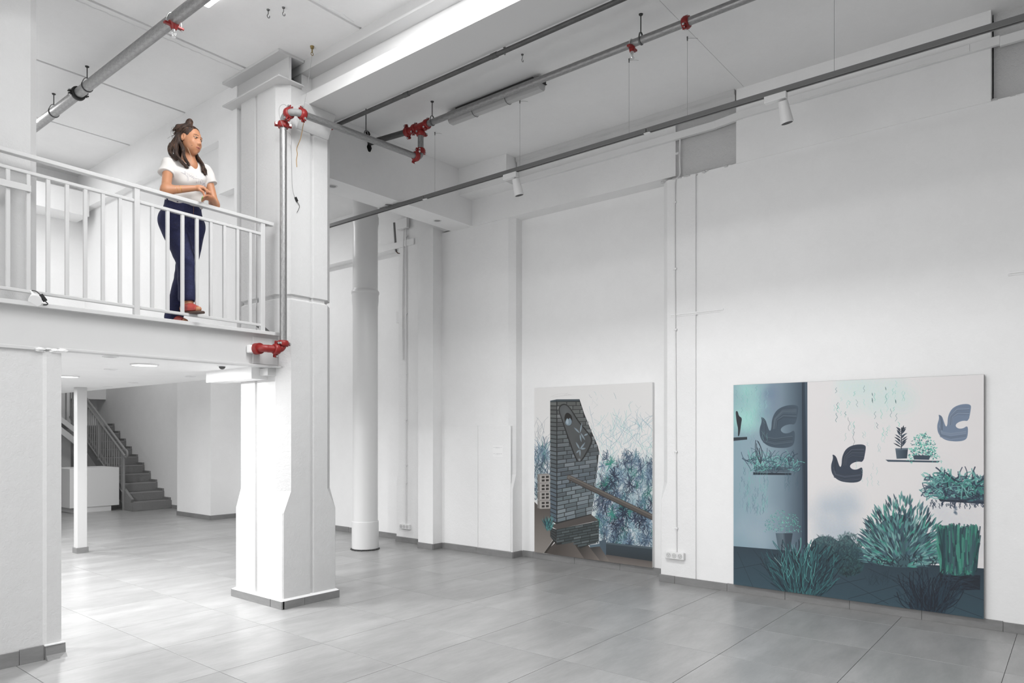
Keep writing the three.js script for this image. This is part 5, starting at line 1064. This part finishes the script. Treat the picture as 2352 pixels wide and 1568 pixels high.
  for (let i = 0; i < 50; i++) K.squiggle(rr(1250, 1580), rr(800, 832), rr(10, 34), 3, [44, 58, 76], 4, .8); for (let i = 0; i < 14; i++) K.puff(rr(1398, 1410), rr(840, 920), 9, [92, 108, 126], .6);
  // round shrub in the middle distance
  K.blob([[530, 1130], [540, 1050], [600, 1020], [670, 1030], [710, 1060], [750, 1000], [800, 1060], [850, 1110], [864, 1200], [820, 1262], [700, 1262], [600, 1200]], [46, 74, 82]);
  for (let i = 0; i < 1500; i++) { const l = rnd() < .45, cx = l ? 620 : 760, cy = l ? 1130 : 1140, a = rr(0, 6.283), q = Math.sqrt(rnd()), x = cx + Math.cos(a) * (l ? 92 : 96) * q, y = cy + Math.sin(a) * (l ? 104 : 132) * q; K.leaf(x, y, rr(-2.6, -.5), rr(12, 34), rr(5, 10), lite(pick([[44, 74, 80], [36, 60, 70], [62, 102, 102], [30, 48, 58]]), (1140 - y) / 600), .6); }
  // big fan bush
  K.blob([[866, 1130], [890, 1030], [970, 920], [1060, 880], [1150, 920], [1230, 1010], [1290, 1130], [1270, 1195], [1080, 1212], [900, 1190]], [62, 90, 98]);
  for (let i = 0; i < 1150; i++) {
    const t = rr(-1, 1), q = .12 + .84 * Math.pow(rnd(), .7), a = -1.57 + t * 1.42, R = 425 - Math.abs(t) * 215, x = 1080 + Math.cos(a) * R * q, y = 1206 + Math.sin(a) * R * q;
    K.leaf(x, y, a + rr(-.3, .3), rr(36, 72), rr(6, 12), pick([[48, 72, 86], [74, 110, 118], [96, 146, 146], [56, 104, 102], [34, 50, 62], [132, 176, 172], [64, 92, 106], [70, 150, 136]]), .85, rr(-.08, .08));
  }
  for (let i = 0; i < 60; i++) K.leaf(rr(880, 1290), rr(1150, 1210), rr(-2.4, -.7), rr(20, 40), 6, [34, 48, 58], .8);
  // right pot with broad leaves
  K.poly([[1306, 1240], [1550, 1252], [1548, 1338], [1320, 1345]], [26, 36, 48]); for (let i = 0; i < 40; i++) K.line([[rr(1310, 1360), rr(1245, 1340)], [rr(1430, 1545), rr(1250, 1340)]], pick([[36, 50, 64], [20, 28, 38], [46, 62, 78]]), 4, .5);
  K.blob([[1306, 1000], [1330, 950], [1400, 985], [1460, 960], [1500, 1000], [1545, 960], [1540, 1100], [1524, 1240], [1420, 1262], [1330, 1240], [1312, 1120]], [38, 84, 84]);
  for (let i = 0; i < 520; i++) { const x = rr(1312, 1528), b = rr(1100, 1250), top = rr(945, 1080) + Math.abs(x - 1400) * .05; K.blade(x, b, x + rr(-16, 16) + (x - 1420) * .1, Math.min(top, b - 60), rr(6, 13), pick([[40, 98, 92], [52, 124, 108], [34, 66, 74], [76, 150, 132], [28, 50, 60], [60, 84, 96]]), .7, rr(-.05, .05)); }
  // foreground grasses
  K.puff(490, 1330, 130, [26, 40, 52], .9, 110); K.puff(1245, 1430, 120, [24, 36, 50], .8, 90);
  for (let i = 0; i < 520; i++) { const bx0 = rr(395, 590), y = rr(1290, 1400), t = (bx0 - 490) / 110, a = -1.57 + t * .75 + rr(-.3, .3), l = rr(80, 270); K.blade(bx0, y, bx0 + Math.cos(a) * l, y + Math.sin(a) * l, rr(3, 8), pick([[28, 44, 56], [36, 62, 72], [22, 32, 44], [56, 110, 112], [44, 80, 88]]), .8, rr(-.15, .15)); }
  for (let i = 0; i < 26; i++) { const x = rr(360, 560), y = rr(1150, 1330); K.blade(x, y, x + rr(-30, 40), y - rr(40, 100), 3, [96, 170, 164], .8, rr(-.2, .2)); }
  K.blade(450, 1140, 476, 1034, 5, [104, 178, 166], .9, .1); K.blade(318, 1152, 360, 1200, 3, [176, 200, 198], .9);
  for (let i = 0; i < 260; i++) { const x = rr(1150, 1340), y = rr(1400, 1490), t = (x - 1245) / 110, a = -1.57 + t * .7 + rr(-.4, .4), l = rr(60, 210); K.blade(x, y, x + Math.cos(a) * l, y + Math.sin(a) * l, rr(2, 6), pick([[26, 38, 52], [36, 58, 72], [20, 28, 40]]), .75, rr(-.2, .2)); }
  for (let i = 0; i < 50; i++) { const x = rr(870, 1000), y = rr(1260, 1320); K.blade(x, y, x + rr(-40, 40), y - rr(20, 70), 2, [34, 52, 64], .6); }
  return K;
}
function canvasOnWall(label, K, x, z0, z1, y0, y1, depth, edge) {
  const t = thing('painting', label, 'painting', null, [x, y0, (z0 + z1) / 2]), w = Math.abs(z1 - z0), h = y1 - y0;
  mesh('stretcher', rbx(0, depth - .002, 0, h, -w / 2, w / 2, .003, 1), std({ color: edge, roughness: .8 }), t);
  const g = new THREE.PlaneGeometry(w - .003, h - .003); g.rotateY(-Math.PI / 2); g.translate(-.0006, h / 2, 0);
  const m = mesh('painted_face', g, std({ map: K.texture(), roughness: .62 }), t);
  return t;
}
canvasOnWall('tall canvas of a dark brick chimney with a plaque before blue reeds', paintChimney(), 6.968, -3.655, -5.278, .082, 2.116, .04, 0xdedede);
canvasOnWall('large square canvas of a teal courtyard with potted plants and dove shapes', paintCourtyard(), 6.71, -.603, -2.645, .082, 2.028, .038, 0x8a8a8a);

// ---------- small printed matter ----------
{
  const cv = document.createElement('canvas'); cv.width = 256; cv.height = 224; const c = cv.getContext('2d');
  c.fillStyle = '#f1f1f1'; c.fillRect(0, 0, 256, 224); c.fillStyle = '#a6a6a6';
  for (const y of [40, 160]) { for (let x = 22; x < 230; x += 9) if (rnd() > .12) c.fillRect(x, y + rr(-1, 1), rr(4, 8), 7); for (let x = 70; x < 180; x += 8) if (rnd() > .2) c.fillRect(x, y + 22, rr(3, 6), 4); }
  const tx = new THREE.CanvasTexture(cv); tx.colorSpace = THREE.SRGBColorSpace;
  const t = thing('wall_label', 'small pale exhibition label with two lines of type left of the chimney painting', 'label', null, [6.812, 1.33, -5.74]);
  const g = new THREE.PlaneGeometry(.165, .145); g.rotateY(-Math.PI / 2); g.translate(-.0012, 0, 0);
  mesh('card', rbx(-.001, .0, -.0725, .0725, -.0825, .0825, .0004, 1), M.wall, t); mesh('print', g, std({ map: tx, roughness: .7 }), t);
  const cw = document.createElement('canvas'); cw.width = 256; cw.height = 256; const d = cw.getContext('2d');
  d.fillStyle = '#f0f0f0'; d.fillRect(0, 0, 256, 256); d.fillStyle = '#2e2e2e';
  for (const [y, w] of [[16, 120], [54, 90], [92, 200], [150, 140], [188, 100], [226, 130]]) for (let x = 250 - w; x < 248; x += 13) { const hh = rr(8, 17); d.fillRect(x, y + 16 - hh, rr(6, 10), hh * .35); d.fillRect(x + rr(0, 6), y + 16 - hh, 3, hh); }
  const tw = new THREE.CanvasTexture(cw); tw.colorSpace = THREE.SRGBColorSpace;
  const s = thing('wall_lettering', 'block of small dark lettering on the far wall beside the stairs', 'sign', null, [6.8975, 1.325, -14.26]);
  const q = new THREE.PlaneGeometry(.25, .25); q.rotateY(-Math.PI / 2); q.translate(-.0012, 0, 0);
  mesh('film', rbx(-.001, .0, -.125, .125, -.125, .125, .0004, 1), M.wall, s); mesh('print', q, std({ map: tw, roughness: .8 }), s);
}
renderer.render(scene, camera);
